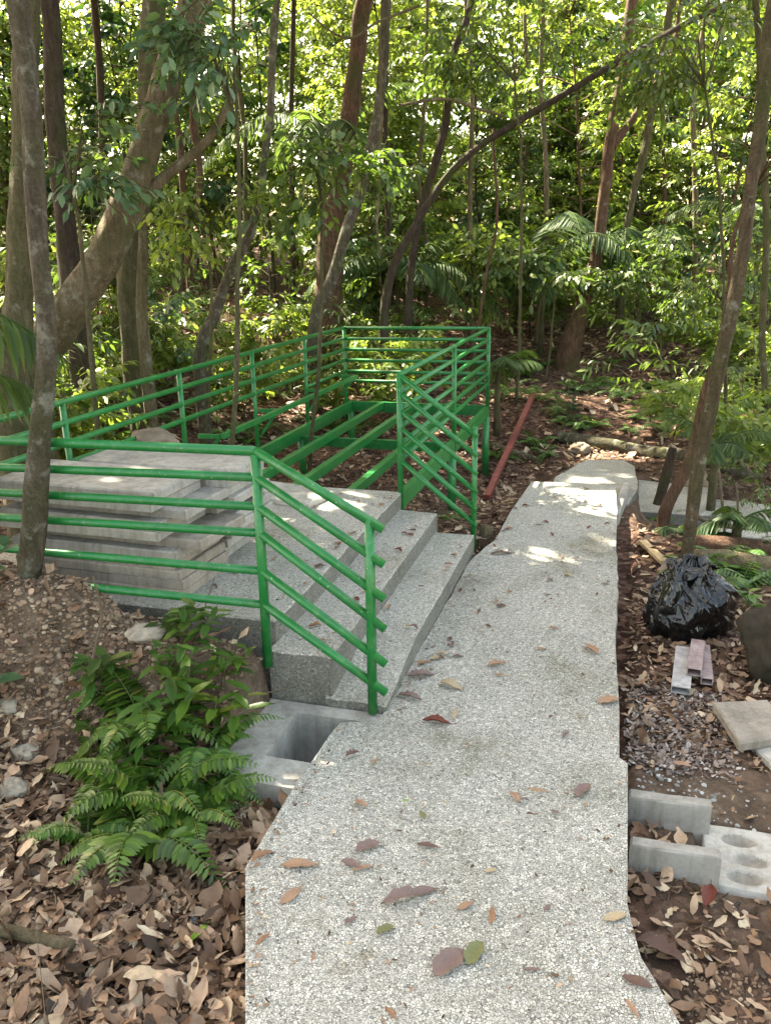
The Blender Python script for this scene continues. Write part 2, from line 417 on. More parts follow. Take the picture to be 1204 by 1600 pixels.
# ------------------------------------------------------------------ leaf templates and fast placement
def tmpl_full(wd=.22, fold=.12, droop=.18):
    V = [(0, 0, 0), (.30, 0, -.02), (.66, 0, -droop * .5), (1, 0, -droop),
         (.26, wd * .86, fold * wd * 2), (.60, wd, fold * wd * 2 - droop * .42), (.26, -wd * .86, fold * wd * 2), (.60, -wd, fold * wd * 2 - droop * .42)]
    T = [(0, 1, 4), (2, 3, 5), (1, 0, 6), (3, 2, 7)]; Q = [(1, 2, 5, 4), (2, 1, 6, 7)]
    return np.array(V), T, Q
def tmpl_kite(wd=.24, fold=.1, droop=.12):
    V = [(0, 0, 0), (.45, wd, fold * wd), (1, 0, -droop), (.45, -wd, fold * wd)]
    return np.array(V), [(0, 2, 1), (0, 3, 2)], []
def place(geo, T, pos, d, up, size, wscale=None, mi=0):
    V0, TR, QD = T; n = len(pos)
    if n == 0: return
    d = d / (np.linalg.norm(d, axis=1, keepdims=True) + 1e-9)
    sd = np.cross(up, d); sd /= (np.linalg.norm(sd, axis=1, keepdims=True) + 1e-9)
    u = np.cross(d, sd)
    size = np.broadcast_to(size, (n,)); ws = size if wscale is None else size * wscale
    V = pos[:, None, :] + d[:, None, :] * (V0[None, :, 0:1] * size[:, None, None]) + sd[:, None, :] * (V0[None, :, 1:2] * ws[:, None, None]) + u[:, None, :] * (V0[None, :, 2:3] * size[:, None, None])
    m = len(V0); off = (np.arange(n) * m)[:, None, None]
    F = []
    if TR: F.append((np.array(TR)[None] + off).reshape(-1, 3))
    if QD: F.append((np.array(QD)[None] + off).reshape(-1, 4))
    geo.add(V.reshape(-1, 3), F, mi)
def rnd_dir(n, zs=1.0, zo=0.0):
    v = RNG.normal(size=(n, 3)); v[:, 2] = v[:, 2] * zs + zo
    return v / np.linalg.norm(v, axis=1, keepdims=True)
def prisms(geo, a, b, r, mi=0):
    """three-sided thin twigs from a to b"""
    n = len(a); d = b - a; d /= np.linalg.norm(d, axis=1, keepdims=True) + 1e-9
    s_ = np.cross(d, np.array([.3, .5, .81])); s_ /= np.linalg.norm(s_, axis=1, keepdims=True) + 1e-9
    t_ = np.cross(d, s_); r = np.broadcast_to(r, (n,))[:, None]
    V = np.stack([a + s_ * r, a - s_ * r * .5 + t_ * r * .87, a - s_ * r * .5 - t_ * r * .87,
                  b + s_ * r * .5, b - s_ * r * .25 + t_ * r * .43, b - s_ * r * .25 - t_ * r * .43], 1)
    F = (np.array([(0, 1, 4, 3), (1, 2, 5, 4), (2, 0, 3, 5)])[None] + (np.arange(n) * 6)[:, None, None]).reshape(-1, 4)
    geo.add(V.reshape(-1, 3), [F], mi)
def sprays(geo, twig, start, d, length, nleaf, lsize, T, droop=.25, flat=.35, wj=.2, tr=.004):
    """twigs with alternate leaves; start, d are (n,3)"""
    n = len(start)
    if n == 0: return
    length = np.broadcast_to(length, (n,)); lsize = np.broadcast_to(lsize, (n,))
    up = np.array([[0, 0, 1.0]]) + RNG.normal(size=(n, 3)) * flat
    sd = np.cross(up, d); sd /= np.linalg.norm(sd, axis=1, keepdims=True) + 1e-9
    if twig is not None: prisms(twig, start, start + d * length[:, None] - np.array([[0, 0, 1]]) * (length * droop * .5)[:, None], tr)
    for i in range(nleaf):
        f = (i + .6) / nleaf
        p = start + d * (length * f)[:, None]; p[:, 2] -= length * droop * .5 * f * f
        sg = 1 if i % 2 else -1
        ld = d * (.45 + .5 * f) + sd * sg * (.95 - .6 * f) + RNG.normal(size=(n, 3)) * .22; ld[:, 2] -= droop + RNG.random(n) * droop
        place(geo, T, p, ld, up + RNG.normal(size=(n, 3)) * .3, lsize * (1 + RNG.normal(size=n) * .22) * (1 - .2 * abs(f - .5)))

TF = tmpl_full(); TFN = tmpl_full(.15, .15, .25); TFW = tmpl_full(.30, .08, .14); TK = tmpl_kite(); TKN = tmpl_kite(.13)

# ================================================================== THE SETTING
def build_ground():
    xs = np.unique(np.concatenate([np.arange(-60, -8, 1.3), np.arange(-8, -3.4, .16), np.arange(-3.4, 1.6, .035), np.arange(1.6, 6, .14), np.arange(6, 60, 1.3), [-1.44, -.9]]).round(4))
    ys = np.unique(np.concatenate([np.arange(-30, .6, .9), np.arange(.6, 5.5, .035), np.arange(5.5, 10, .1), np.arange(10, 20, .25), np.arange(20, 90, 1.5)]).round(4))
    nx, ny = len(xs), len(ys)
    V = np.zeros((ny, nx, 3)); soil = np.zeros((ny, nx))
    for j, y in enumerate(ys):
        for i, x in enumerate(xs):
            V[j, i] = (x, y, h_at(x, y))
    XX, YY = np.meshgrid(xs, ys)
    soil = np.clip(gau(XX, YY, -2.55, 2.85, 1.0, .42) * 1.5 + gau(XX, YY, -1.75, 2.8, .5, .3) * 1.2 + gau(XX, YY, .5, 2.75, .5, .45) * 1.3 + gau(XX, YY, .15, 7.6, .9, 1.0) * .9 + gau(XX, YY, .55, 1.4, .6, .6) * .6, 0, 1)
    idx = np.arange(nx * ny).reshape(ny, nx)
    F = np.stack([idx[:-1, :-1], idx[:-1, 1:], idx[1:, 1:], idx[1:, :-1]], -1).reshape(-1, 4)
    g = Geo(); g.add(V.reshape(-1, 3), [F])
    me = g.mesh('ground', MAT['ground'], True)
    at = me.attributes.new('soil', 'FLOAT', 'POINT'); at.data.foreach_set('value', soil.ravel().astype(np.float32))
    tag(link('ground', me), kind='structure')
build_ground()

def rough_slab(poly, z0, z1, step=.06, amp=.006, edge=.012, seed=1, topz=None):
    """concrete slab with slightly uneven edge and top; poly is convex-ish, top gridded by rings"""
    pts = []
    n = len(poly)
    for i in range(n):
        a = Vector((*poly[i], 0)); b = Vector((*poly[(i + 1) % n], 0)); m = max(1, int((b - a).length / step))
        for k in range(m):
            p = a.lerp(b, k / m); pts.append(p)
    c = sum((p for p in pts), Vector()) / len(pts)
    out = []
    for p in pts:
        d = (p - c).normalized(); q = p + d * (mnoise.noise(Vector((p.x * 6 + seed, p.y * 6, 3.1))) * edge + mnoise.noise(Vector((p.x * 26 + seed, p.y * 26, 1.1))) * edge * .5)
        out.append(q)
    N_ = len(out); V = []
    zt = (lambda x, y: z1) if topz is None else topz
    for q in out: V.append((q.x, q.y, z0))
    for q in out: V.append((q.x, q.y, zt(q.x, q.y) - .008))
    ins = [q + (c - q).normalized() * .008 for q in out]
    for q in ins: V.append((q.x, q.y, zt(q.x, q.y)))
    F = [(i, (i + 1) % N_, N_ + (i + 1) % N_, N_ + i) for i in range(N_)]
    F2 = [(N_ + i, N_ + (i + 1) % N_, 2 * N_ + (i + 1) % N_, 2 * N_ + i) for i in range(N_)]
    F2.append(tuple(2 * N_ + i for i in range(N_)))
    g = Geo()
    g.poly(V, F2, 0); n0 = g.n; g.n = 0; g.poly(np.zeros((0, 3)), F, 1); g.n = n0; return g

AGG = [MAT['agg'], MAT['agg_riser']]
# main path: one slab from the near pad to its far end
main_poly = [(-.935, 2.9), (.045, 2.9), (.035, 3.3), (.0, 3.9), (-.005, 4.6), (-.04, 5.45), (-.055, 6.2), (-.09, 6.93), (-.40, 6.96), (-.78, 6.92), (-.83, 6.0), (-.84, 5.35), (-.925, 5.0)]
g = rough_slab(main_poly, -.30, .0); link_o = link('path', g.mesh('path', AGG)); tag(link_o, kind='structure')
pad_poly = [(-1.5, -3), (.9, -3), (.62, .7), (.36, 1.45), (.225, 1.72), (.125, 1.93), (.085, 2.12), (.075, 2.88), (.04, 2.93), (-.9, 2.965), (-1.075, 2.87), (-1.085, 2.4), (-1.075, 1.96), (-.83, 1.45), (-.6, .8)]
def padz(x, y): return .035 - .030 * float(sst(2.72, 2.96, y))
g = rough_slab(pad_poly, -.30, .05, topz=None)
# the pad's top falls away in a short ramp at its far side
for a in g.V:
    for v in a:
        if v[2] > 0: v[2] = v[2] - .05 + padz(v[0], v[1]) if True else v[2]
tag(link('path_pad', g.mesh('path_pad', AGG)), kind='structure')
# far path: lower section turning right and stepping down
g = rough_slab([(-.60, 6.9), (.02, 6.95), (.10, 7.55), (.06, 8.3), (-.05, 8.55), (-.42, 8.45), (-.66, 7.7)], -.5, -.16, seed=4)
tag(link('path_far', g.mesh('path_far', AGG)), kind='structure')
g = rough_slab([(.11, 7.15), (.75, 7.15), (.75, 8.05), (.10, 8.2)], -.6, -.27, seed=6)
g2 = rough_slab([(.76, 6.95), (1.7, 6.8), (1.75, 7.8), (.77, 8.0)], -.7, -.36, seed=7)
g.V += g2.V; g.F += [f + g.n for f in g2.F]; g.M += g2.M; g.n += g2.n
g2 = rough_slab([(1.76, 6.3), (3.6, 5.9), (3.9, 7.1), (1.77, 7.7)], -.8, -.45, seed=8)
g.V += g2.V; g.F += [f + g.n for f in g2.F]; g.M += g2.M; g.n += g2.n
tag(link('path_steps_down', g.mesh('path_steps_down', AGG)), kind='structure')
g = Geo(); g.box((-.07, 6.35, -.45), (-.005, 7.35, -.06), bev=.01, rot=rad(-4))
tag(link('kerb', g.mesh('kerb', MAT['conc_dirty'])), kind='structure')

# flight of three broad steps up to the landing, with the landing at the top
st = empty('concrete_steps', (-1.6, 4.1, 0), 'broad low grey pebble-dashed steps rising from the path to the landing under the slab stack', 'steps')
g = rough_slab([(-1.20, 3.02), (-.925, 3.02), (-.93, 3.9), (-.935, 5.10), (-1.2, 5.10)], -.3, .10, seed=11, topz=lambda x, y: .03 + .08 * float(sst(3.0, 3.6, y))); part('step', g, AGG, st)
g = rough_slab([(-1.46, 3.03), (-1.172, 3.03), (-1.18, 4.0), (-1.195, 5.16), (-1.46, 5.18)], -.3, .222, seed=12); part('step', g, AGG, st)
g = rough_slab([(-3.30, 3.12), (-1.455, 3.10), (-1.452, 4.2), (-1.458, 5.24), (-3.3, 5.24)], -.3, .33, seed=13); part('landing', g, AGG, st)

# catch basin: open square concrete box by the pad
cb = empty('catch_basin', (-1.2, 2.75, 0), 'open square pale concrete catch basin sunk beside the foot of the steps', 'drain')
g = Geo()
outer = [(-1.47, 2.43), (-.88, 2.43), (-.88, 3.015), (-1.47, 3.015)]; inner = [(-1.30, 2.60), (-.93, 2.60), (-.93, 2.935), (-1.30, 2.935)]
zt = -.012; V = [(x, y, zt) for x, y in outer] + [(x, y, zt) for x, y in inner] + [(x + .01, y, -.42) if x < -1 else (x - .01, y, -.42) for x, y in inner] + [(x, y, -.5) for x, y in outer]
F = [(i, (i + 1) % 4, 4 + (i + 1) % 4, 4 + i) for i in range(4)] + [(4 + i, 4 + (i + 1) % 4, 8 + (i + 1) % 4, 8 + i) for i in range(4)] + [(12 + i, 12 + (i + 1) % 4, (i + 1) % 4, i) for i in range(4)] + [(8, 9, 10, 11)]
g.poly(V, F); part('box', g, MAT['conc'], cb)

# ================================================================== RAILINGS AND PLATFORM
ZR = [1.12, 1.005, .89, .775, .655, .55]; RR = .0185; RP = .0215
SL_, SR_, T1, TE, TF_ = -3.04, -1.47, 3.0, 5.23, 8.66
ZS = [1.125, 1.015, .89, .775, .605, .45]; ZE = [.835, .685, .535, .40, .24, .105]
rl = empty('stair_railing', (-1.45, 3.0, .2), 'nearest green pipe railing with sloping bars at the near end of the steps', 'railing')
def pipe(name, pts, r, parent, n=14): g = Geo(); g.tube(pts, r, n); return part(name, g, MAT['green'], parent, True)
pipe('post', [(-1.455, 3.0, .16), (-1.452, 3.0, .6), (-1.45, 3.0, ZS[0] - .012)], RP, rl)
pipe('post', [(-.978, 3.0, .0), (-.975, 3.0, .5), (-.972, 3.0, .875)], RP * .97, rl)
for i in range(6):
    pipe('rail', [(-4.6, 3.0 + .03, [1.11, .98, .855, .735, .585, .43][i] - .0), (-2.72, 3.012, [1.11, .985, .865, .745, .59, .435][i]), (-1.45, 3.0, ZS[i])], RR + (.002 if i == 0 else 0), rl)
    pipe('sloping_rail', [(-1.45, 3.0 - (.004 if i else 0), ZS[i]), (-.915, 3.0 - .03 * 0 - .0, ZE[i] - .003)], RR + (.001 if i == 0 else 0), rl)
g = Geo(); g.box((-1.03, 2.945, -.01), (-.925, 3.055, .006)); 
rp = empty('platform_railing', (-2.2, 6.9, .32), 'long green pipe railing round three sides of the unfinished platform with handrail down the steps', 'railing')
for i in range(6):
    z = ZR[i]
    if i < 4: pipe('rail', [(SL_ - .04, -1.2, z - .01), (SL_, 3.5, z), (SL_, TF_, z)], RR * .95, rp)
    else: pipe('rail', [(SL_, 7.5, z), (SL_, TF_, z)], RR * .8, rp)
    pipe('rail', [(SL_, TF_, z), (SR_, TF_, z + .003)], RR * .95, rp)
    pipe('rail', [(SR_, TF_, z + .003), (SR_, TE, z)], RR * .95, rp)
    ze = [.735, .605, .485, .36, .24, .13][i]
    pipe('sloping_rail', [(SR_ + .0, TE, z + .004), (-.945, TE - .003, ze)], RR * .95, rp)
for y, zb in ((1.2, .3), (3.9, .3), (5.17, .42), (6.35, .10), (7.51, .10), (TF_, .10)):
    pipe('post', [(SL_, y, zb), (SL_, y, ZR[0])], RP * .85, rp)
for y, zb in ((TE, .2), (6.96, .2), (TF_, .28)):
    pipe('post', [(SR_ + .004, y, zb), (SR_ + .004, y, ZR[0] + .012)], RP * .92, rp)
pipe('post', [(-.965, TE, -.10), (-.962, TE, .80)], RP * .85, rp)

pf = empty('steel_platform', (-2.2, 6.9, .2), 'unfinished green steel platform frame of open joists on short legs', 'platform')
def beam(name, a, b, wd, ht, parent): g = Geo(); g.beam(a, b, wd, ht); return part(name, g, MAT['green'], parent)
zc = .32 - .055
beam('side_beam', (-3.0, 5.26, zc), (-3.0, 8.72, zc), .045, .11, pf)
beam('side_beam', (-1.475, 5.26, zc), (-1.475, 8.72, zc), .045, .11, pf)
beam('end_beam', (-2.975, 8.70, zc), (-1.50, 8.70, zc), .045, .11, pf)
for x in (-2.64, -2.27, -1.84):
    beam('joist', (x, 5.26, .32 - .035), (x, 8.675, .32 - .035), .055, .066, pf)
beam('cross_beam', (-2.97, 7.18, .20), (-1.50, 7.18, .20), .05, .085, pf)
for x, y in ((-2.98, 7.18), (-1.475, 6.93), (-2.98, 8.64), (-1.475, 8.64), (-2.98, 5.5)):
    gz = h_at(x, y) - .06
    gg = Geo(); gg.tube([(x, y, gz), (x, y, .21)], .036, 14); part('leg', gg, MAT['green'], pf, True)

bn = empty('bench_frame', (-2.9, 7.0, .62), 'green steel seat frame bracketed inside the left railing of the platform', 'bench')
beam('seat_bar', (-2.84, 5.35, .63), (-2.84, 8.45, .63), .04, .035, bn)
for y in (5.35, 6.4, 7.5, 8.45):
    beam('bracket', (-3.02, y - .02, .63), (-2.86, y, .63), .03, .03, bn)
    beam('brace', (-3.02, y, .42), (-2.87, y, .612), .022, .022, bn)

# ================================================================== STACKED SLABS
def slab(cx, cy, z, ln, wd, th, rot, mat, label, group, chip=0):
    e = None; nx, ny = 14, 8
    g = Geo()
    # slab with slightly chipped edge
    poly = [(-ln / 2, -wd / 2), (ln / 2, -wd / 2), (ln / 2, wd / 2), (-ln / 2, wd / 2)]
    gg = rough_slab(poly, 0, th, .05, edge=.007, seed=cx * 13 + z * 31)
    me = gg.mesh('concrete_slab', [mat, mat])
    o = link('concrete_slab', me, None, (cx, cy, z)); o.rotation_euler = (0, 0, rot)
    return tag(o, label, 'concrete slab', group)
zz = .332; ords = ['bottom', 'second', 'third', 'fourth', 'fifth', 'sixth', 'seventh', 'eighth', 'ninth', 'tenth', 'top']
A = [(-2.43, 3.44, 1.6), (-2.425, 3.445, 1.9), (-2.44, 3.44, 1.4), (-2.47, 3.45, 2.2), (-2.45, 3.44, 1.2), (-2.34, 3.50, 2.4), (-2.53, 3.43, 1.4), (-2.51, 3.44, 2.0), (-2.41, 3.50, 1.6), (-2.54, 3.43, 2.2), (-2.53, 3.44, 1.7)]
for i, (x, y, r) in enumerate(A):
    th = .0455
    slab(x, y, zz + i * .0475, .93, .44, th, -rad(r), MAT['conc_brown'] if i in (0, 1, 2, 3, 5) else MAT['conc_dirty'],
         '%s concrete slab of the front pile behind the near railing' % ('lowest' if i == 0 else 'topmost' if i == 10 else ords[i] + ' from the bottom'), 'slabs in the front pile')
B = [(-2.50, 4.02, 2), (-2.49, 4.02, 1.5), (-2.43, 4.03, 1), (-2.42, 4.04, 0), (-2.36, 4.05, 2), (-2.38, 4.05, 1), (-2.46, 4.02, 2.4), (-2.36, 4.02, 2), (-2.40, 4.02, 1), (-2.39, 4.02, 2.2), (-2.36, 4.02, 1.7)]
for i, (x, y, r) in enumerate(B):
    slab(x, y - .14, zz + i * .0475, .93, .40, .0455, -rad(r), MAT['conc_dirty'],
         '%s concrete slab of the rear pile, behind the front pile' % ('lowest' if i == 0 else 'topmost' if i == len(B) - 1 else ords[i] + ' from the bottom'), 'slabs in the rear pile')
slab(-2.17, 4.95, .333, .56, .36, .035, -rad(12), MAT['conc'], 'single thin pale slab lying flat on the landing by the platform joists', 'slabs lying about')

# ================================================================== RIGHT-HAND SIDE THINGS
def one(name, geo, mat, loc, label, cat, group=None, smooth=False):
    for i in range(len(geo.V)): geo.V[i] = geo.V[i] - np.array(loc)
    mm = [mat] * (1 + max(int(q.max()) for q in geo.M)) if not isinstance(mat, list) else mat
    o = link(name, geo.mesh(name, mm, smooth), None, loc)
    return tag(o, label, cat, group)
g = rough_slab([(.082, 2.685), (.365, 2.70), (.365, 2.745), (.082, 2.735)], -.19, -.0, .03, edge=.004, seed=31)
one('concrete_fin', g, MAT['conc_dirty'], (.22, 2.7, -.1), 'farther of two upright grey concrete slabs set against the path edge', 'concrete slab')
g = rough_slab([(.09, 2.425), (.375, 2.435), (.375, 2.478), (.09, 2.47)], -.22, -.0, .03, edge=.004, seed=32)
one('concrete_fin', g, MAT['conc_dirty'], (.22, 2.45, -.1), 'nearer of two upright grey concrete slabs set against the path edge', 'concrete slab')
MAT['hollow_shade'] = mat_plain('shaded_hollow_concrete', (.30, .28, .235), .9, .2, 30, .35, .3)  # shade of the footing's hollows, put into their colour
# cast concrete footing with round hollows
def dimpled():
    nx, ny = 150, 90; x0, x1, y0, y1 = .34, 1.05, 2.44, 2.76
    hol = [(.46 + .17 * i + .03 * (j % 2), 2.505 + .095 * j) for i in range(4) for j in range(3)]
    V = []
    for j in range(ny + 1):
        for i in range(nx + 1):
            x = x0 + (x1 - x0) * i / nx; y = y0 + (y1 - y0) * j / ny; z = -.115 + .006 * rough(x, y, 6, 5)
            for hx, hy in hol:
                q = math.hypot((x - hx) / .062, (y - hy) / .036)
                if q < 1: z -= .036 * (1 - q ** 2)
            if i in (0, nx) or j in (0, ny): z = -.3
            V.append((x, y, z))
    F = [(j * (nx + 1) + i, j * (nx + 1) + i + 1, (j + 1) * (nx + 1) + i + 1, (j + 1) * (nx + 1) + i) for j in range(ny) for i in range(nx)]
    g = Geo(); Va = np.array(V); ins = [min(math.hypot((Va[list(f), 0].mean() - hx) / .062, (Va[list(f), 1].mean() - hy) / .036) for hx, hy in hol) < .90 for f in F]; g.poly(V, [f for f, z in zip(F, ins) if not z]); n0 = g.n; g.n = 0; g.poly(np.zeros((0, 3)), [f for f, z in zip(F, ins) if z], 1); g.n = n0; return g
one('concrete_footing', dimpled(), [MAT['conc'], MAT['hollow_shade']], (.7, 2.6, -.1), 'flat pale concrete footing with rows of oval hollows behind the upright slabs', 'footing', smooth=True)

def tilted_plate(pts_px, z, th, tilt=0.0):
    P = [atz(x, y, z) for x, y in pts_px]
    return [(p.x, p.y) for p in P]
g = rough_slab(tilted_plate([(1113, 1098), (1198, 1094), (1240, 1148), (1155, 1162)], -.05, .03), -.085, -.045, .04, edge=.004, seed=41)
one('square_tile', g, MAT['conc_brown'], (.62, 3.1, -.06), 'brown stained square concrete tile lying on top of another at the right edge', 'tile')
g = rough_slab(tilted_plate([(1166, 1160), (1255, 1148), (1290, 1200), (1206, 1198)], -.1, .03), -.13, -.09, .04, edge=.004, seed=42)
one('square_tile', g, MAT['conc'], (.62, 2.9, -.1), 'pale square concrete tile partly under the brown stained one', 'tile')

k = N('weathered_steel'); c = k.ramp(k.noise(18, 7, .7), [(.3, (.15, .10, .095)), (.55, (.27, .21, .20)), (.75, (.38, .34, .32))]); k.col(c); k.set(.7, .4); k.bump(k.noise(60, 5, .6), .3, .003); MAT['steel'] = k.m
k = N('grey_weathered_steel'); c = k.ramp(k.noise(22, 7, .7), [(.3, (.20, .19, .18)), (.55, (.34, .33, .32)), (.75, (.45, .44, .43))]); k.col(c); k.set(.7, .4); MAT['steel_grey'] = k.m
def rect_tube(px_a, px_b, z, wd, ht, mat, label):
    """open-ended rectangular steel tube between two ground points"""
    a = atz(*px_a, z); b = atz(*px_b, z); d = (b - a).normalized(); sd = d.cross(Vector((0, 0, 1))).normalized(); up = Vector((0, 0, 1)); t = .004
    V = []
    for p in (a, b):
        for o_ in (0, t):
            V += [p + sd * i * (wd / 2 - o_) + up * (j * (ht / 2 - o_) + ht / 2) for i, j in ((-1, -1), (1, -1), (1, 1), (-1, 1))]
    F = [(i, (i + 1) % 4, 8 + (i + 1) % 4, 8 + i) for i in range(4)] + [(4 + (i + 1) % 4, 4 + i, 12 + i, 12 + (i + 1) % 4) for i in range(4)]
    F += [((i + 1) % 4, i, 4 + i, 4 + (i + 1) % 4) for i in range(4)] + [(8 + i, 8 + (i + 1) % 4, 12 + (i + 1) % 4, 12 + i) for i in range(4)]
    g = Geo(); g.poly(V, F); m = (a + b) / 2
    return one('steel_tube', g, mat, (m.x, m.y, z), label, 'steel tube', 'offcuts of rectangular tube')
rect_tube((1062, 1084), (1068, 1020), -.09, .085, .035, MAT['steel_grey'], 'grey flat rectangular tube offcut left of the brown ones, below the rubbish bag')
rect_tube((1103, 1070), (1098, 1016), -.09, .055, .035, MAT['steel'], 'brown tube offcut half hidden under the topmost one')
rect_tube((1083, 1056), (1089, 1010), -.05, .065, .038, MAT['steel'], 'brown rectangular tube offcut lying on top of two others')

# rubbish bag
def bag():
    nu, nv = 200, 130; V = []
    for j in range(nv + 1):
        v = j / nv; ph = v * math.pi
        for i in range(nu):
            a = 2 * math.pi * i / nu
            dx, dy, dz = math.sin(ph) * math.cos(a), math.sin(ph) * math.sin(a), math.cos(ph)
            # boxy sack, sagging wide at the base, pulled up towards a loose mouth at the top
            s_ = 1 - .42 * max(0, dz) ** 1.5 + .12 * max(0, -dz)
            x = dx * .245 * s_; y = dy * .19 * s_; z = dz * (.21 if dz > 0 else .19)
            x += .09 * max(0, -dz + .2) * (1 if dx > 0 else .0) * abs(dx)
            p = Vector((dx * 2.2, dy * 2.2, dz * 1.6))
            lump = mnoise.noise(p * 1.1 + Vector((3, 1, 8))) * .045
            w1 = mnoise.noise(Vector((a * 1.6 + dz * 3.1, dz * 1.7, 2.0)))
            rdg = (1 - abs(mnoise.noise(Vector((math.cos(a) * 3.2 + dz * 1.2, math.sin(a) * 3.2, dz * 2.2 + 5)))) * 2.4)
            fold = mnoise.noise(Vector((math.cos(a) * 8.0, math.sin(a) * 8.0, dz * 2.5 + w1))) * .014 * (0.5 + max(0, dz) * 1.6)
            fine = mnoise.noise(Vector((dx * 15, dy * 15, dz * 13))) * .006
            sw = a + dz * .55 + .45 * w1
            r2_ = 1 - abs(mnoise.noise(Vector((math.cos(sw) * 3.6 + 2, math.sin(sw) * 3.6, dz * 1.0)))) * 3.2
            r3_ = 1 - abs(mnoise.noise(Vector((math.cos(sw + .5 * dz) * 8.5, math.sin(sw + .5 * dz) * 8.5, dz * 1.4 + 3)))) * 3.2
            q = lump * 1.35 + max(-.5, r2_) * .012 * (1 - .5 * max(0, -dz)) + max(-.4, r3_) * .006 + fine * .35
            V.append((x + dx * q, y + dy * q, max(-.18 + .004 * fine, z + dz * q)))
    F = [(j * nu + i, (j + 1) * nu + i, (j + 1) * nu + (i + 1) % nu, j * nu + (i + 1) % nu) for j in range(nv) for i in range(nu)]
    g = Geo(); g.poly(V, F)
    # gathered mouth: a crumpled flaring collar
    V = []; m = 11
    for j in range(m):
        f = j / (m - 1)
        for i in range(72):
            a = 2 * math.pi * i / 72
            r = .055 + .065 * f + .02 * math.sin(a * 3 + 1) * f + .022 * mnoise.noise(Vector((math.cos(a) * 4, math.sin(a) * 4, f * 1.5))) * (0.3 + f)
            V.append((r * math.cos(a) * 1.25 - .02, r * math.sin(a) * .9, .165 + .05 * f - .055 * f * f * (1 + .6 * math.sin(a * 2)) + .012 * mnoise.noise(Vector((a * 2.2, f * 3, 4)))))
    F = [(j * 72 + i, j * 72 + (i + 1) % 72, (j + 1) * 72 + (i + 1) % 72, (j + 1) * 72 + i) for j in range(m - 1) for i in range(72)]
    g.poly(V, F); return g
k = N('black_plastic'); k.col((.006, .006, .0065)); k.set(.17, .5)
wv = k.noise(11, 3, .5, None, 1.0); k.bump(k.ramp(wv, [(.30, 0.0), (.5, 1.0), (.56, .25)]), .35, .012)
MAT['plastic'] = k.m
bp = ground_hit(1072, 1000)
o = one('rubbish_bag', bag(), MAT['plastic'], (0, 0, 0), 'full black plastic rubbish bag beside the path at the foot of a slim tree', 'rubbish bag', smooth=True)
o.location = (bp.x + .0, bp.y + .08, h_at(bp.x, bp.y) + .155); o.rotation_euler = (rad(-3), rad(4), YAW + .1); o.scale = (.90, .92, 1.17); o.location.z += .03

def px_tube(px, D, n=10, jit=.12, seed=1, ws=None, ground=None):
    """tube through photo pixels (x, y, width_px) at forward distances D"""
    pts = []; rr = []
    for i, (x, y, wp) in enumerate(px):
        d = D[i] if hasattr(D, '__len__') else D
        p = atD(x, y, d); pts.append(p); rr.append(wp / 2 / FPX * depth_of(p))
    return pts, rr
def smooth_path(pts, rr, sub=5, wob=0.0, seed=0):
    P = [Vector(p) for p in pts]; out = []; ro = []
    for i in range(len(P) - 1):
        p0 = P[max(i - 1, 0)]; p1 = P[i]; p2 = P[i + 1]; p3 = P[min(i + 2, len(P) - 1)]
        for k_ in range(sub):
            t = k_ / sub
            q = .5 * ((2 * p1) + (p2 - p0) * t + (2 * p0 - 5 * p1 + 4 * p2 - p3) * t * t + (3 * p1 - p0 - 3 * p2 + p3) * t ** 3)
            r = rr[i] * (1 - t) + rr[i + 1] * t
            if wob: q = q + Vector((mnoise.noise(q * 2.1 + Vector((seed, 0, 0))), mnoise.noise(q * 2.1 + Vector((0, seed, 5))), 0)) * wob
            out.append(q); ro.append(r)
    out.append(P[-1]); ro.append(rr[-1]); return out, ro
# red steel channel lying on the ground
a = ground_hit(760, 783); b = ground_hit(832, 632)
k = N('red_oxide_paint'); c = k.ramp(k.noise(12, 7, .7), [(.3, (.13, .030, .025)), (.6, (.22, .055, .045)), (.8, (.34, .16, .13))]); k.col(c); k.set(.55, .4); k.bump(k.noise(50, 5, .6), .2, .003); MAT['redox'] = k.m
g = Geo(); g.beam(a + Vector((0, 0, .04)), b + Vector((0, 0, .12)), .06, .045); m = (a + b) / 2
one('steel_channel', g, MAT['redox'], m, 'long red primed steel bar lying on the leaf litter beyond the platform', 'steel bar')

def log(px, D_or_ground, mat, label, name='log', seed=1, lift=.0, cat='log', group=None, n=12):
    pts = []; rr = []
    for x, y, wp in px:
        p = ground_hit(x, y) if D_or_ground is None else atD(x, y, D_or_ground)
        pts.append(p); rr.append(wp / 2 / FPX * depth_of(p))
    pts = [p + Vector((0, 0, r * .75 + lift)) if D_or_ground is None else p for p, r in zip(pts, rr)]
    pp, r2 = smooth_path(pts, rr, 6, 0.012, seed)
    g = Geo(); g.tube(pp, r2, n, True, .25, seed)
    return one(name, g, mat, pts[len(pts) // 2], label, cat, group, True)
log([(870, 688, 15), (925, 698, 20), (1000, 712, 20), (1080, 722, 22), (1150, 745, 20), (1188, 755, 18)], None, MAT['bark_lichen'], 'long curved fallen log lying across the slope behind the end of the path', seed=2)
log([(1076, 892, 38), (1130, 896, 42), (1180, 902, 40), (1240, 905, 38)], None, MAT['bark_pale'], 'nearer of two pale cut logs lying side by side at the right edge', seed=3)
log([(1085, 864, 32), (1140, 868, 34), (1200, 876, 34), (1250, 882, 32)], None, MAT['bark_red'], 'farther of two pale cut logs lying side by side at the right edge', seed=4)
log([(1050, 700, 12), (1040, 740, 15), (1026, 797, 16)], None if False else 7.0, MAT['bark_dark'], 'short dark broken stick standing upright at the path end', 'dead_stick', 5, cat='stick')
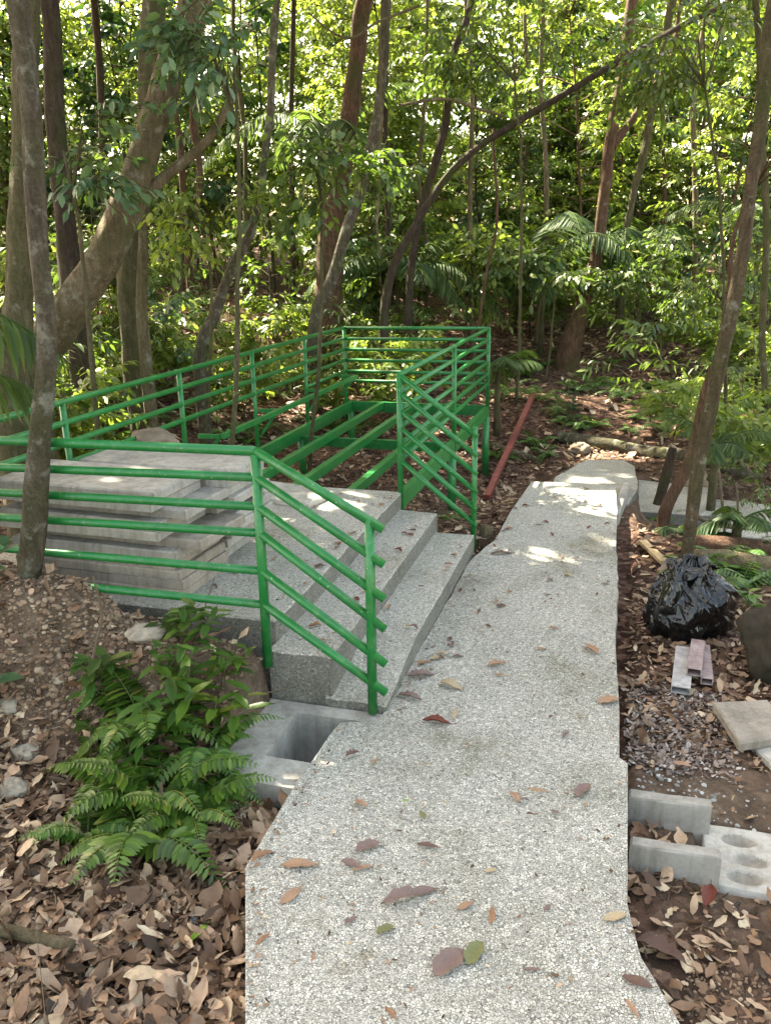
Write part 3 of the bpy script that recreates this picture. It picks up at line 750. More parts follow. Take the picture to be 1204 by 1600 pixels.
log([(1130, 845, 5), (1126, 780, 5), (1122, 735, 4)], 5.9, MAT['twig'], 'thin bare upright stick left of its pair behind the cut logs', 'dead_stick', 6, cat='stick', n=6)
log([(1152, 850, 4), (1153, 790, 4), (1150, 755, 4)], 5.9, MAT['twig'], 'thin bare upright stick right of its pair behind the cut logs', 'dead_stick', 7, cat='stick', n=6)
log([(1076, 800, 8), (1120, 820, 9), (1204, 828, 8)], 6.2, MAT['twig'], 'thin horizontal dead branch over the lower path on the right', 'dead_branch', 8, cat='branch', n=6)
log([(0, 1478, 22), (60, 1490, 20), (118, 1503, 18)], None, MAT['bark_pale'], 'grey fallen stick among dead leaves at the bottom left', 'dead_stick', 9, cat='stick', lift=.045)
log([(120, 1505, 12), (126, 1545, 13), (124, 1580, 10)], None, MAT['bark_dark'], 'short dark twig end sticking out under the grey fallen stick', 'dead_stick', 10, cat='stick', lift=.03)
log([(366, 1452, 8), (377, 1480, 10), (376, 1510, 10), (384, 1545, 9)], None, MAT['bark_red'], 'brown root curling along the left edge of the near path', 'root', 11, cat='root')
log([(146, 900, 3), (160, 960, 4), (150, 1010, 4), (140, 1065, 4)], 3.0, MAT['twig'], 'thin pale curling vine stem hanging over the soil heap', 'vine_stem', 12, cat='vine', n=6)
log([(330, 592, 12), (300, 585, 14), (240, 560, 12), (205, 535, 10)], None, MAT['bark_red'], 'reddish fallen branch on the bank behind the left railing', 'dead_branch', 13, cat='branch')
log([(770, 700, 12), (800, 712, 14), (840, 722, 10)], None, MAT['bark_pale'], 'short pale log on the ground right of the red steel bar', seed=14)
# timber offcut
a = ground_hit(1002, 852); b = ground_hit(1036, 892); g = Geo(); g.beam(a + Vector((0, 0, .03)), b + Vector((0, 0, .06)), .055, .022)
one('timber_offcut', g, mat_plain('raw_timber', (.42, .30, .16), .7), (a + b) / 2, 'short yellow timber offcut leaning behind the rubbish bag', 'timber')

def rock(px, py, wpx, hpx, mat, label, seed, name='rock', group=None, onground=True, sy=.8, D=None, small=False):
    p = ground_hit(px, py + hpx * .45) if D is None else atD(px, py + hpx * .45, D); z = depth_of(p)
    rx = wpx / 2 / FPX * z; rz = hpx / 2 / FPX * z * 1.02
    nu, nv = (16, 10) if small else (44, 30); V = []
    for j in range(nv + 1):
        ph = math.pi * j / nv
        for i in range(nu):
            a = 2 * math.pi * i / nu; d = Vector((math.sin(ph) * math.cos(a), math.sin(ph) * math.sin(a), math.cos(ph)))
            q = 1 + .30 * mnoise.noise(d * 1.5 + Vector((seed, 0, 0))) + .12 * mnoise.noise(d * 4 + Vector((0, seed, 0))) + .05 * mnoise.noise(d * 11 + Vector((0, 0, seed)))
            V.append((d.x * rx * q, d.y * rx * sy * q, d.z * rz * q))
    F = [(j * nu + i, (j + 1) * nu + i, (j + 1) * nu + (i + 1) % nu, j * nu + (i + 1) % nu) for j in range(nv) for i in range(nu)]
    g = Geo(); g.poly(V, F)
    o = one(name, g, mat, (0, 0, 0), label, 'rock', group, not small); o.location = p + Vector((0, 0, rz * .72)); o.rotation_euler = (0, 0, YAW); return o
MAT['rock_dark'] = mat_plain('mossy_dark_rock', (.040, .034, .024), .9, .2, 12, .6, .8)
MAT['rock_brown'] = mat_plain('brown_rock', (.20, .155, .11), .9, .2, 9, .45, .7)
MAT['rock_pale'] = mat_plain('pale_crumbly_rock', (.30, .26, .20), .95, .2, 25, .4, .6)
rock(1226, 985, 135, 150, MAT['rock_dark'], 'large dark mossy boulder cut by the right edge beside the rubbish bag', 3.3, 'boulder')
rock(240, 690, 80, 44, MAT['rock_brown'], 'brown boulder behind the slab stack between the railings', 8.1, 'boulder', D=5.3)
rock(905, 700, 36, 20, MAT['rock_brown'], 'brown rock half buried by the long curved log', 5.5)
rock(1080, 752, 50, 44, MAT['rock_brown'], 'grey brown rock under the long curved log at right', 6.5)
rock(475, 905, 46, 30, MAT['rock_pale'], 'pale flat stone on the landing edge near the slab stack', 4.0) if False else None
for i, (x, y, a_, b_, lb) in enumerate([(42, 1172, 40, 30, 'rounded pale stone at the bottom of the soil heap'), (230, 985, 62, 26, 'flat pale stone slab at the foot of the soil heap by the slab stack'),
        (24, 1228, 44, 34, 'grey stone half buried in leaves under the soil heap'), (95, 1060, 30, 20, 'small cream stone halfway up the soil heap'), (15, 1100, 34, 26, 'cream stone at the left edge of the soil heap'),
        (298, 1542, 40, 24, 'small rough clod among dead leaves at the bottom left'), (208, 690, 30, 20, None), (610, 590, 0, 0, None)]):
    if lb: rock(x, y, a_, b_, MAT['rock_pale'], lb, 10 + i * 1.7)

# small tree stump by the railing end
sp = ground_hit(757, 862); 
stp = empty('tree_stump', sp, 'small hacked tree stump with torn roots by the railing foot', 'stump')
g = Geo(); g.tube([sp + Vector((0, 0, -.05)), sp + Vector((0, .0, .06)), sp + Vector((.01, 0, .15)), sp + Vector((.012, 0, .19))], [.065, .05, .045, .044], 12, True, .4, 3); part('trunk', g, MAT['bark_pale'], stp, True)
g = Geo()
for i in range(9):
    a_ = i * .7; d = Vector((math.cos(a_), math.sin(a_), 0)); g.tube([sp + d * .03 + Vector((0, 0, .09)), sp + d * .08 + Vector((0, 0, .03)), sp + d * .13 + Vector((0, 0, -.03))], [.016, .011, .005], 6, True, .3, i)
part('root', g, MAT['bark_red'], stp, True)

# ================================================================== TREES
def crown_at(geo, twig, c, r, ntw, lsize, nleaf=7, T=TF, L=.45, droop=.3):
    """clumps of leafy twigs round several centres inside an uneven crown"""
    c = np.array(c); ncl = max(4, ntw // 22)
    cl = c + rnd_dir(ncl) * (RNG.random((ncl, 1)) ** .4) * np.array(r)
    idx = RNG.integers(0, ncl, ntw)
    st = cl[idx] + RNG.normal(size=(ntw, 3)) * np.array(r) * .17
    d = rnd_dir(ntw, .45); d = d + (st - c) / (np.linalg.norm(st - c, axis=1, keepdims=True) + .1) * .6; d /= np.linalg.norm(d, axis=1, keepdims=True)
    sprays(geo, twig, st, d, L * (.7 + .6 * RNG.random(ntw)), nleaf, lsize, T, droop)
    return cl
SHADE_TREES = []   # (tree object, top point) : the added sun-blocking leaves are shared out among these
def tree(px, D, mat, label, group=None, extend=4.0, flare=None, seed=1, sub=14, n=22, limbs=(), cat='tree', name='tree', shade_tree=True, base_ground=False, top_r=.6, crown=None, jit=.20, slim=.86):
    """px runs from the foot of the trunk upwards"""
    DD = list(D) if hasattr(D, '__len__') else [D] * len(px)
    pts, rr = px_tube(px, DD); rr = [q * slim for q in rr]
    b = pts[0]; gz = h_at(b.x, b.y)
    d0 = (pts[0] - pts[1]); d0.normalize()
    pts.insert(0, Vector((b.x + d0.x * .1, b.y + d0.y * .1, min(gz, b.z) - .12))); rr.insert(0, rr[0] * (flare or 1.15))
    top = pts[-1]; dr = (pts[-1] - pts[-2]).normalized(); dr = (dr + Vector((0, 0, .6))).normalized()
    if extend:
        for i in range(1, 4):
            pts.append(top + dr * extend * i / 3 + Vector((math.sin(seed + i) * .12, math.cos(seed * 2 + i) * .12, 0))); rr.append(rr[len(px)] * (1 - .22 * i) if i < 4 else 0)
    pp, r2 = smooth_path(pts, rr, sub, .02 * min(1, rr[1] * 20), seed)
    root = empty(name, (pp[0].x, pp[0].y, gz), label, cat, group)
    g = Geo(); g.tube(pp, r2, n, True, jit, seed)
    for (lpx, lD) in limbs:
        a_, b_ = px_tube(lpx, lD); c_, e_ = smooth_path(a_, b_, 8, .02, seed + 3); gl = Geo(); gl.tube(c_, e_, 12, True, .2, seed + 5); part('limb', gl, mat, root, True)
    rnd = random.Random(seed)
    tp = pp[-1]; g2 = Geo()
    if extend:
        for i in range(5):
            a_ = rnd.random() * 6.28; q = tp + Vector((math.cos(a_) * 1.4, math.sin(a_) * 1.4, .6 + rnd.random() * 1.2)); m_ = tp.lerp(q, .5) + Vector((0, 0, .25))
            g.tube([tp + Vector((0, 0, -.1)), m_, q], [r2[-1] * .8, r2[-1] * .5, r2[-1] * .2], 7, True, .2, i + seed)
    part('trunk', g, mat, root, True)
    if shade_tree: SHADE_TREES.append((root, tp.copy(), []))
    if crown:
        gc = Geo()
        for (cx, cy, cD, r_, ntw, ls, T) in crown:
            c = atD(cx, cy, cD); crown_at(gc, None, c, r_, ntw, ls, 7, T)
            # a bough carrying the clump
            q = min(pp, key=lambda p: (p - c).length); gb = Geo(); gb.tube([q, q.lerp(c, .5) + Vector((0, 0, .08)), c], [.014, .01, .005], 6, True)
            part('branch', gb, mat, root, True)
        part('crown', gc, crown_mat(seed), root)
    return root
def crown_mat(seed): return MAT[['leaf_mid', 'leaf_blue', 'leaf_dark', 'leaf_light'][int(seed) % 4]]

tree([(42, 900, 52), (55, 800, 52), (66, 690, 44), (72, 560, 40), (64, 420, 40), (58, 280, 42), (46, 140, 44), (26, 0, 46)], [3.5, 3.5, 3.5, 3.5, 3.5, 3.5, 3.5, 3.5],
     MAT['bark_lichen'], 'slender lichen-spotted tree in front of the near railing by the slab stack', seed=1, slim=.74, extend=3.5)
tree([(18, 620, 70), (28, 480, 52), (38, 330, 50), (40, 160, 46), (42, 0, 44)], 5.6, MAT['bark_olive'], 'mossy olive trunk at the left edge just behind the slender lichen-spotted tree', seed=2, extend=4)
tree([(118, 470, 44), (104, 380, 36), (92, 250, 34), (84, 120, 34), (76, 0, 34)], 7.6, MAT['bark_dark'], 'dark straight trunk at upper left between the mossy trunk and the leaning tree', seed=3)
tree([(40, 600, 92), (100, 500, 76), (165, 400, 70), (212, 290, 62), (248, 160, 56), (278, 70, 56), (306, 0, 60)], [6.2, 6.15, 6.1, 6.1, 6.1, 6.1, 6.1], MAT['bark_pale'],
     'thick pale tree leaning to the right behind the left railing', seed=4, flare=1.5, extend=4, slim=.76,
     limbs=[([(228, 310, 20), (262, 275, 16), (312, 232, 14), (340, 195, 13), (368, 130, 11)], 6.1)])
tree([(206, 470, 48), (208, 380, 40), (228, 260, 34), (236, 130, 32), (244, 0, 36)], 8.0, MAT['bark_olive'], 'twisting brown tree right behind the thick leaning one', seed=5)
tree([(224, 520, 22), (222, 430, 18), (224, 330, 16), (222, 200, 14), (224, 60, 14)], 7.6, MAT['bark_pale'], 'thin pale pole tree in front of the twisting brown tree', seed=6, shade_tree=False, extend=3)
tree([(314, 560, 22), (335, 490, 21), (362, 420, 18), (396, 350, 16), (414, 250, 14), (424, 120, 14), (432, 0, 12)], [8.2, 8.2, 8.2, 8.2, 8.2, 8.2, 8.2], MAT['bark_lichen'],
     'thin crooked tree leaning right behind the middle of the left railing', seed=7, extend=3)
tree([(512, 440, 66), (518, 350, 56), (535, 260, 44), (552, 130, 40), (568, 0, 42)], 12.0, MAT['bark_red'], 'thick reddish tree with a swollen foot behind the platform', seed=8, flare=1.3, slim=.64)
tree([(490, 510, 22), (520, 430, 22), (552, 330, 20), (580, 230, 20), (596, 120, 18), (602, 0, 18)], 10.5, MAT['bark_lichen'], 'slim grey tree leaning right just in front of the thick reddish tree', seed=9)
tree([(640, 440, 14), (662, 315, 15), (680, 255, 15), (695, 195, 15), (703, 100, 14), (736, 0, 13)], 11.6, MAT['bark_dark'], 'dark narrow trunk leaning right above the far railing', seed=10, extend=3)
tree([(604, 460, 16), (647, 352, 14), (702, 272, 13), (752, 227, 12), (807, 192, 12), (867, 155, 11), (922, 122, 11), (1052, 47, 10), (1140, 0, 9)], [10.6] * 9, MAT['bark_dark'],
     'long slanting dark tree crossing the upper right of the wood', seed=11, extend=1.5, shade_tree=False)
tree([(888, 545, 52), (908, 480, 34), (930, 400, 27), (944, 300, 26), (956, 200, 26), (975, 100, 26), (986, 0, 26)], 12.5, MAT['bark_red'], 'reddish tree with flared sunlit roots on the slope beyond the path', seed=12, flare=1.4, slim=.68,
     limbs=[([(955, 230, 14), (1000, 170, 12), (1040, 100, 10), (1060, 40, 8)], 12.5)])
tree([(972, 400, 12), (985, 320, 12), (1005, 240, 14), (1020, 160, 14), (1040, 60, 14), (1050, 0, 14)], 13.5, MAT['bark_olive'], 'slim olive tree right of the reddish tree with flared roots', seed=13)
tree([(1072, 885, 24), (1086, 760, 28), (1108, 640, 30), (1138, 500, 30), (1160, 380, 28), (1180, 240, 28), (1196, 110, 27), (1204, 20, 26)], [4.75, 4.75, 4.75, 4.7, 4.7, 4.7, 4.7, 4.7], MAT['bark_brown'],
     'slim mottled tree rising out of the rubbish bag spot at right', seed=14, slim=.72, extend=3)
tree([(1040, 800, 22), (1066, 740, 22), (1088, 680, 20), (1105, 600, 16), (1128, 540, 12)], [6.3, 6.3, 6.3, 6.2, 6.2], MAT['bark_red'], 'crooked orange-brown sapling behind the slim mottled tree at right', seed=15, extend=1.2, shade_tree=False)
tree([(1190, 760, 14), (1196, 640, 12), (1190, 520, 12), (1196, 380, 12), (1188, 200, 12), (1180, 0, 12)], 8.5, MAT['bark_olive'], 'thin grey pole tree at the far right edge behind the logs', seed=16, shade_tree=False, extend=2)

# ---- saplings and thin poles further in
def sapling_mesh(h, style, seed):
    """trunk geo and foliage geo of a young tree, foot at the origin"""
    rnd = random.Random(seed); g = Geo(); f = Geo()
    lean = Vector((rnd.uniform(-.12, .12), rnd.uniform(-.12, .12), 1)); pts = [Vector((0, 0, -.1))]
    for i in range(1, 7):
        pts.append(Vector((lean.x * h * i / 6, lean.y * h * i / 6, h * i / 6)) + Vector((rnd.uniform(-.05, .05), rnd.uniform(-.05, .05), 0)))
    r0 = .009 + h * .0042
    pp, rr = smooth_path(pts, [r0 * (1 - .13 * i) for i in range(7)], 4); g.tube(pp, rr, 8, True, .2, seed)
    nb = int(9 + h * 4.2); S = []; Dv = []
    for i in range(nb):
        z = h * (.18 + .82 * (i + .5) / nb); q = min(pp, key=lambda p: abs(p.z - z)); a = rnd.random() * 6.28; ln = (.35 + .55 * rnd.random()) * (1.15 - .5 * z / h) * (1 + h * .12)
        e = q + Vector((math.cos(a) * ln, math.sin(a) * ln, ln * rnd.uniform(-.05, .45)))
        m_ = q.lerp(e, .5) + Vector((0, 0, .06)); g.tube([q, m_, e], [r0 * .35, r0 * .25, r0 * .12], 5, False)
        k_ = {'big': 5, 'small': 12, 'light': 10, 'sparse': 3}[style]
        for j in range(k_):
            t = .35 + .65 * rnd.random(); s_ = q.lerp(e, t); S.append(s_); Dv.append((e - q).normalized() + Vector((rnd.gauss(0, .7), rnd.gauss(0, .7), rnd.gauss(0, .35))))
    S = np.array(S); Dv = np.array(Dv); Dv /= np.linalg.norm(Dv, axis=1, keepdims=True)
    if style == 'big': sprays(f, g, S, Dv, .34, 6, .155, TF, .34, tr=.003)
    if style == 'small': sprays(f, g, S, Dv, .34, 8, .10, TF, .25, tr=.002)
    if style == 'light': sprays(f, g, S, Dv, .36, 8, .11, TF, .3, tr=.002)
    if style == 'sparse': sprays(f, g, S, Dv, .38, 6, .13, TFN, .4, tr=.003)
    return g, f
PROTO = {}
for nm, h, style, lm, bm_, sd in (('a', 3.6, 'big', 'leaf_mid', 'bark_olive', 21), ('b', 5.2, 'small', 'leaf_light', 'bark_olive', 22), ('c', 2.2, 'big', 'leaf_blue', 'bark_lichen', 23), ('d', 6.0, 'light', 'leaf_light', 'bark_red', 24),
                                  ('e', 1.4, 'sparse', 'leaf_mid', 'bark_olive', 25), ('f', 4.5, 'small', 'leaf_mid', 'bark_dark', 26), ('g', 1.0, 'light', 'leaf_light', 'bark_olive', 27), ('h', 5.0, 'big', 'leaf_dark', 'bark_dark', 28)):
    g, f = sapling_mesh(h, style, sd)
    PROTO[nm] = (g.mesh('sapling_trunk', MAT[bm_], True), f.mesh('sapling_crown', MAT[lm]), h)
def sapling(kind, p, rz, sc, label, group, cat='sapling', name='sapling'):
    tm, fm, h = PROTO[kind]
    e = empty(name, p, label, cat, group, rz); e.scale = (sc, sc, sc)
    link('trunk', tm, e); link('crown', fm, e); return e
LB = {'a': 'large-leaved young tree', 'b': 'fine-leaved light young tree', 'c': 'broad-leaved bluish shrub', 'd': 'thin yellow-green tree',
      'e': 'low narrow-leaved plant', 'f': 'dark-stemmed fine-leaved tree', 'g': 'light green seedling', 'h': 'glossy dark-leaved tree'}
GRP = {'a': 'large-leaved young trees', 'b': 'fine-leaved light green young trees', 'c': 'bluish-green shrubs', 'd': 'tall light green trees', 'e': 'sparse low plants', 'f': 'dark-stemmed fine-leaved trees', 'g': 'seedlings on the litter', 'h': 'dark glossy young trees'}
rs = random.Random(77)
def clear_of(x, y, m=.35):
    return not (-3.45 - m < x < .3 + m and y < 9.0 + m)
LM = [(25, 'the mossy olive trunk'), (95, 'the dark straight trunk'), (160, 'the thick leaning tree'), (225, 'the twisting brown tree'), (330, 'the thin crooked tree'), (420, 'the gap in the left railing'), (505, 'the thick reddish tree'),
      (600, 'the dark narrow leaning trunk'), (650, 'the foot of the slanting tree'), (765, 'the far platform corner'), (850, 'the path end'), (915, 'the flared-root tree'), (985, 'the slim olive tree'), (1060, 'the broken stick'), (1120, 'the mottled tree'), (1195, 'the far right pole tree')]
USED = {}
def place_words(p, lv=((9.5, ', near'), (13.5, ', midway back'), (18, ', deep in the wood'), (99, ', farthest back'))):
    v = Vector(p) - Vector((0, 0, EYE)); D = v.dot(HEAD); x = 602 + FPX * v.dot(RX) / v.dot(FW)
    lx, nm = min(LM, key=lambda q: abs(q[0] - x))
    return ('left' if x < lx else 'right') + ' of ' + nm + next(b_ for a_, b_ in lv if D < a_)
def put(kind, px, D, sc=1.0, dz=0):
    p = atD(px, 500, D); p.z = h_at(p.x, p.y); 
    if not clear_of(p.x, p.y): return
    lb = LB[kind] + ' ' + place_words(p)
    if lb in USED: return
    USED[lb] = 1; sapling(kind, p, rs.random() * 6.28, sc, lb, GRP[kind])
# understorey wall, from near to far
for i in range(20):   # mid distance left and centre
    D = rs.uniform(9.5, 13); put(rs.choice('eeggc') if D < 12 else 'a', rs.uniform(-80, 640), D, rs.uniform(.5, .9))
for i in range(26):
    D = rs.uniform(13.2, 16); put(rs.choice('abcdfg'), rs.uniform(520, 1260), D, rs.uniform(.6, 1.05))
for i in range(72):
    D = rs.uniform(15.5, 22); put(rs.choice('aabbddfhh'), rs.uniform(-120, 1320), D, rs.uniform(.8, 1.35))
for i in range(34):
    D = rs.uniform(9.5, 15); put(rs.choice('eegg'), rs.uniform(-50, 1250), D, rs.uniform(.5, 1.0))
for i in range(16):
    D = rs.uniform(6.5, 9); put(rs.choice('egg'), rs.uniform(-50, 200), D, rs.uniform(.5, .9))
for i in range(14):
    D = rs.uniform(6.8, 10); put(rs.choice('egg'), rs.uniform(1090, 1260), D, rs.uniform(.4, .8))
# thin poles
for i, (x, D, wpx) in enumerate([(600, 13, 9), (628, 15, 8), (655, 14, 6), (742, 13, 8), (778, 15, 9), (800, 16, 7), (838, 14, 8), (1000, 16, 9), (1040, 15, 7), (1080, 14, 9), (1120, 16, 10), (1148, 13, 7), (300, 13, 10), (350, 15, 9), (400, 14, 7), (455, 14, 8), (150, 13, 9), (178, 15, 12), (6, 12, 14), (860, 17, 12), (700, 17, 10)]):
    p = atD(x, 480, D); p.z = h_at(p.x, p.y); r = wpx / 2 / FPX * D
    rd = random.Random(i); g = Geo(); pts = [p + Vector((0, 0, -.1))]; q = p.copy()
    for j in range(6):
        q = q + Vector((rd.uniform(-.14, .14), rd.uniform(-.1, .1), 1.3)); pts.append(q.copy())
    a_, b_ = smooth_path(pts, [r * 1.2] + [r * (1 - .08 * j) for j in range(6)], 4); g.tube(a_, b_, 9, True, .2, i)
    lb = 'thin bare pole trunk ' + place_words(p)
    if lb in USED or i % 3 == 1: continue
    USED[lb] = 1
    e = empty('pole_tree', p, lb, 'tree', 'thin pole trunks deep in the wood')
    part('trunk', g, MAT[rd.choice(['bark_olive', 'bark_red', 'bark_dark', 'bark_pale'])], e, True)
    gc = Geo(); crown_at(gc, None, a_[-1], (1.2, 1.2, .9), 60, .13); part('crown', gc, MAT['leaf_light'], e)

# overhanging big-leaf boughs in the upper left/centre, each belonging to its own shrub
def bough_plant(px, D, r, ntw, ls, mat, label, T=TF, stem_px=None):
    c = atD(px[0], px[1], D); b = atD(stem_px, 560, D); b.z = h_at(b.x, b.y)
    e = empty('understorey_tree', b, label, 'sapling'); g = Geo(); f = Geo()
    m_ = b.lerp(c, .55) + Vector((.08, 0, .1)); pp, rr = smooth_path([b - Vector((0, 0, .1)), m_, c], [.022, .016, .008], 6, .03, px[0]); g.tube(pp, rr, 8, True, .2)
    cl = crown_at(f, g, c, r, ntw, ls, 7, T, .34, .4)
    for q in cl:
        q = Vector(q); g.tube([c.lerp(m_, .25), c.lerp(q, .5) + Vector((0, 0, .05)), q], [.008, .006, .003], 5, False)
    part('trunk', g, MAT['bark_olive'], e, True); part('crown', f, MAT[mat], e)
bough_plant((365, 95), 5.6, (.42, .42, .34), 62, .095, 'leaf_blue', 'big-leaved bluish bough hanging at top between the leaning tree and the thin crooked tree', TF, 330)
bough_plant((500, 270), 7.4, (.50, .45, .40), 95, .095, 'leaf_mid', 'broad-leaved green young tree in front of the thick reddish trunk', TF, 470)
bough_plant((320, 330), 7.6, (.45, .45, .45), 70, .085, 'leaf_light', 'leafy mid-green young tree just right of the thick leaning tree', TF, 300)
bough_plant((100, 235), 5.4, (.45, .4, .25), 36, .085, 'leaf_blue', 'small pale-leaved bough between the dark trunk and the lichen-spotted tree', TF, 120)
bough_plant((1090, 60), 9.0, (1.0, .8, .6), 240, .085, 'leaf_mid', 'green leafy tree hanging into the top right corner', TF, 1150)
bough_plant((800, 60), 10.5, (1.1, .8, .5), 220, .085, 'leaf_mid', 'green leafy tree hanging in at top centre right', TF, 810)
bough_plant((720, 400), 13, (.9, .7, .6), 140, .12, 'leaf_light', 'bright leafy shrub behind the far railing', TF, 725)
bough_plant((860, 430), 12, (.8, .7, .25), 90, .12, 'leaf_mid', 'mid-green shrub in front of the reddish tree with flared roots', TF, 850)
bough_plant((985, 430), 12.5, (.9, .7, .4), 130, .10, 'leaf_mid', 'feathery green shrub right of the flared roots', TK, 990)
bough_plant((1130, 400), 11.5, (.9, .6, .7), 200, .085, 'leaf_mid', 'fine-leaved green shrub behind the slim mottled tree at right', TK, 1140)

# ---- palms
def frond(geo, base, d, ln, npair, leaf, rise=.5, droopf=.9, seed=0, wide=.045, hang=.5):
    rnd = random.Random(seed); d = Vector(d).normalized(); P = []
    up = Vector((0, 0, 1)); m = 18
    for i in range(m + 1):
        t = i / m; P.append(Vector(base) + d * ln * t * (1 - .12 * t) + up * ln * (rise * t - droopf * t * t))
    geo.tube(P, [max(.002, .009 * (1 - .8 * i / m)) for i in range(m + 1)], 5, False)
    pos = []; dv = []; uv = []; sz = []
    for i in range(npair):
        t = .10 + .9 * i / npair; f = t * m; k_ = min(int(f), m - 1); p = P[k_].lerp(P[k_ + 1], f - k_); tg = (P[k_ + 1] - P[k_]).normalized()
        sd = tg.cross(up).normalized(); ll = leaf * (math.sin(math.pi * min(1, t * .9 + .12)) ** .6) * (.9 + .2 * rnd.random())
        for s_ in (-1, 1):
            dd = sd * s_ + tg * (.55 + .3 * t) + Vector((rnd.gauss(0, .06), rnd.gauss(0, .06), -hang + rnd.gauss(0, .10)))
            pos.append(p); dv.append(dd); uv.append(Vector((0, 0, 1)) + tg * .3); sz.append(ll)
    place(geo, tmpl_full(wide, .25, .22), np.array(pos), np.array(dv), np.array(uv), np.array(sz))
def palm(px, py, D, nfr, ln, leaf, label, seed, hz=None, trunkh=0.0, group=None, mat='palm'):
    p = atD(px, py, D); gz = h_at(p.x, p.y); p.z = gz if hz is None else hz
    e = empty('palm_plant', (p.x, p.y, gz), label, 'palm', group); rnd = random.Random(seed)
    if p.z - gz > .1:
        g = Geo(); g.tube([(p.x, p.y, gz - .1), (p.x, p.y, (gz + p.z) / 2), p], [.045, .035, .03], 9, True, .15, seed); part('trunk', g, MAT['bark_olive'], e, True)
    g = Geo()
    for i in range(nfr):
        a = 6.283 * i / nfr + rnd.uniform(-.3, .3); frond(g, p, (math.cos(a), math.sin(a), 0), ln * rnd.uniform(.5, 1.05), 34, leaf, rnd.uniform(.45, 1.1), rnd.uniform(.6, 1.1), seed * 31 + i)
    part('crown', g, MAT[mat], e)
palm(1125, 640, 6.8, 8, .50, .16, 'feathery palm with arching sunlit fronds at right behind the mottled tree', 1, hz=.30)
palm(1185, 600, 8.9, 8, .8, .22, 'feathery palm at the right edge above the long curved log', 2)
palm(1180, 850, 5.0, 6, .42, .16, 'small palm seedling beside the cut logs', 3)
palm(1150, 830, 5.5, 7, .42, .15, 'bushy palm seedling in front of the lower path at right', 12, hz=.05)
palm(1105, 820, 5.6, 7, .36, .14, 'feathery palm seedling just behind the slim mottled tree', 13)
palm(1085, 790, 5.8, 7, .38, .15, 'small dark palm seedling next to the broken upright stick', 4)
palm(975, 420, 13.5, 9, 1.6, .36, 'large drooping palm right of the reddish tree with flared roots', 5, hz=1.9)
palm(850, 400, 13, 11, 2.1, .46, 'large drooping palm left of the reddish tree with flared roots', 6, hz=1.7)
palm(1185, 380, 12.5, 8, 1.5, .34, 'large palm hanging behind the slim mottled tree', 7, hz=2.2)
palm(620, 400, 13, 10, 2.0, .42, 'palm behind the dark narrow leaning trunk', 8, hz=1.6)
palm(500, 150, 12.5, 9, 2.2, .42, 'palm with drooping fronds left of the thick reddish tree', 9, hz=3.4)
palm(780, 470, 9.6, 8, .8, .22, 'young palm with pale drooping frond just beyond the platform corner', 10, hz=.55)
palm(90, 330, 11.5, 10, 1.8, .4, 'palm between the dark straight trunk and the thick leaning tree', 11, hz=1.6)
# near frond entering from the left edge
pe = empty('palm_plant', atD(-110, 520, 3.6) * 1.0, 'dark palm frond reaching in at the left edge above the railing', 'palm')
g = Geo(); b0 = atD(-150, 470, 3.6)
frond(g, b0, X0 + HEAD * .1, .72, 22, .30, .12, .5, 4, .055, .8); frond(g, b0 + Vector((0, 0, -.3)), X0 + HEAD * .4, .6, 20, .28, .2, .5, 5, .055, .8); frond(g, b0, -X0, .8, 18, .3, .3, .6, 6, .055)
part('crown', g, MAT['palm'], pe)
g = Geo(); gz0 = h_at(b0.x, b0.y); g.tube([(b0.x, b0.y, gz0 - .1), (b0.x, b0.y, b0.z * .5), b0], [.05, .04, .03], 9, True, .1); part('trunk', g, MAT['bark_olive'], pe, True)

# ---- lianas
for i, (pl, D, lb) in enumerate([([(590, 40, 4), (596, 160, 4), (590, 330, 4), (594, 400, 4)], 10, 'thin hanging liana in front of the slim grey leaning tree'),
        ([(480, 20, 3), (540, 60, 4), (590, 35, 4), (655, 8, 4)], 9.5, 'thin liana sagging across the top between the two central trunks'),
        ([(620, 165, 4), (690, 155, 5), (740, 168, 5), (790, 182, 3)], 9.5, 'pale looping liana crossing the dark narrow trunk'),
        ([(302, 130, 12), (306, 200, 14), (312, 260, 9), (308, 340, 6)], 8.6, 'reddish liana bundle hanging right of the leaning tree'),
        ([(745, 520, 4), (760, 430, 5), (775, 340, 4), (770, 200, 4)], 11, 'thin upright liana stem behind the platform corner')]):
    a_, b_ = px_tube(pl, D); c_, e_ = smooth_path(a_, b_, 6, .03, i); g = Geo(); g.tube(c_, e_, 6, True, .2, i)
    one('liana', g, MAT['bark_pale'] if i in (0, 1, 2) else MAT['bark_red'], a_[0], lb, 'vine', smooth=True)

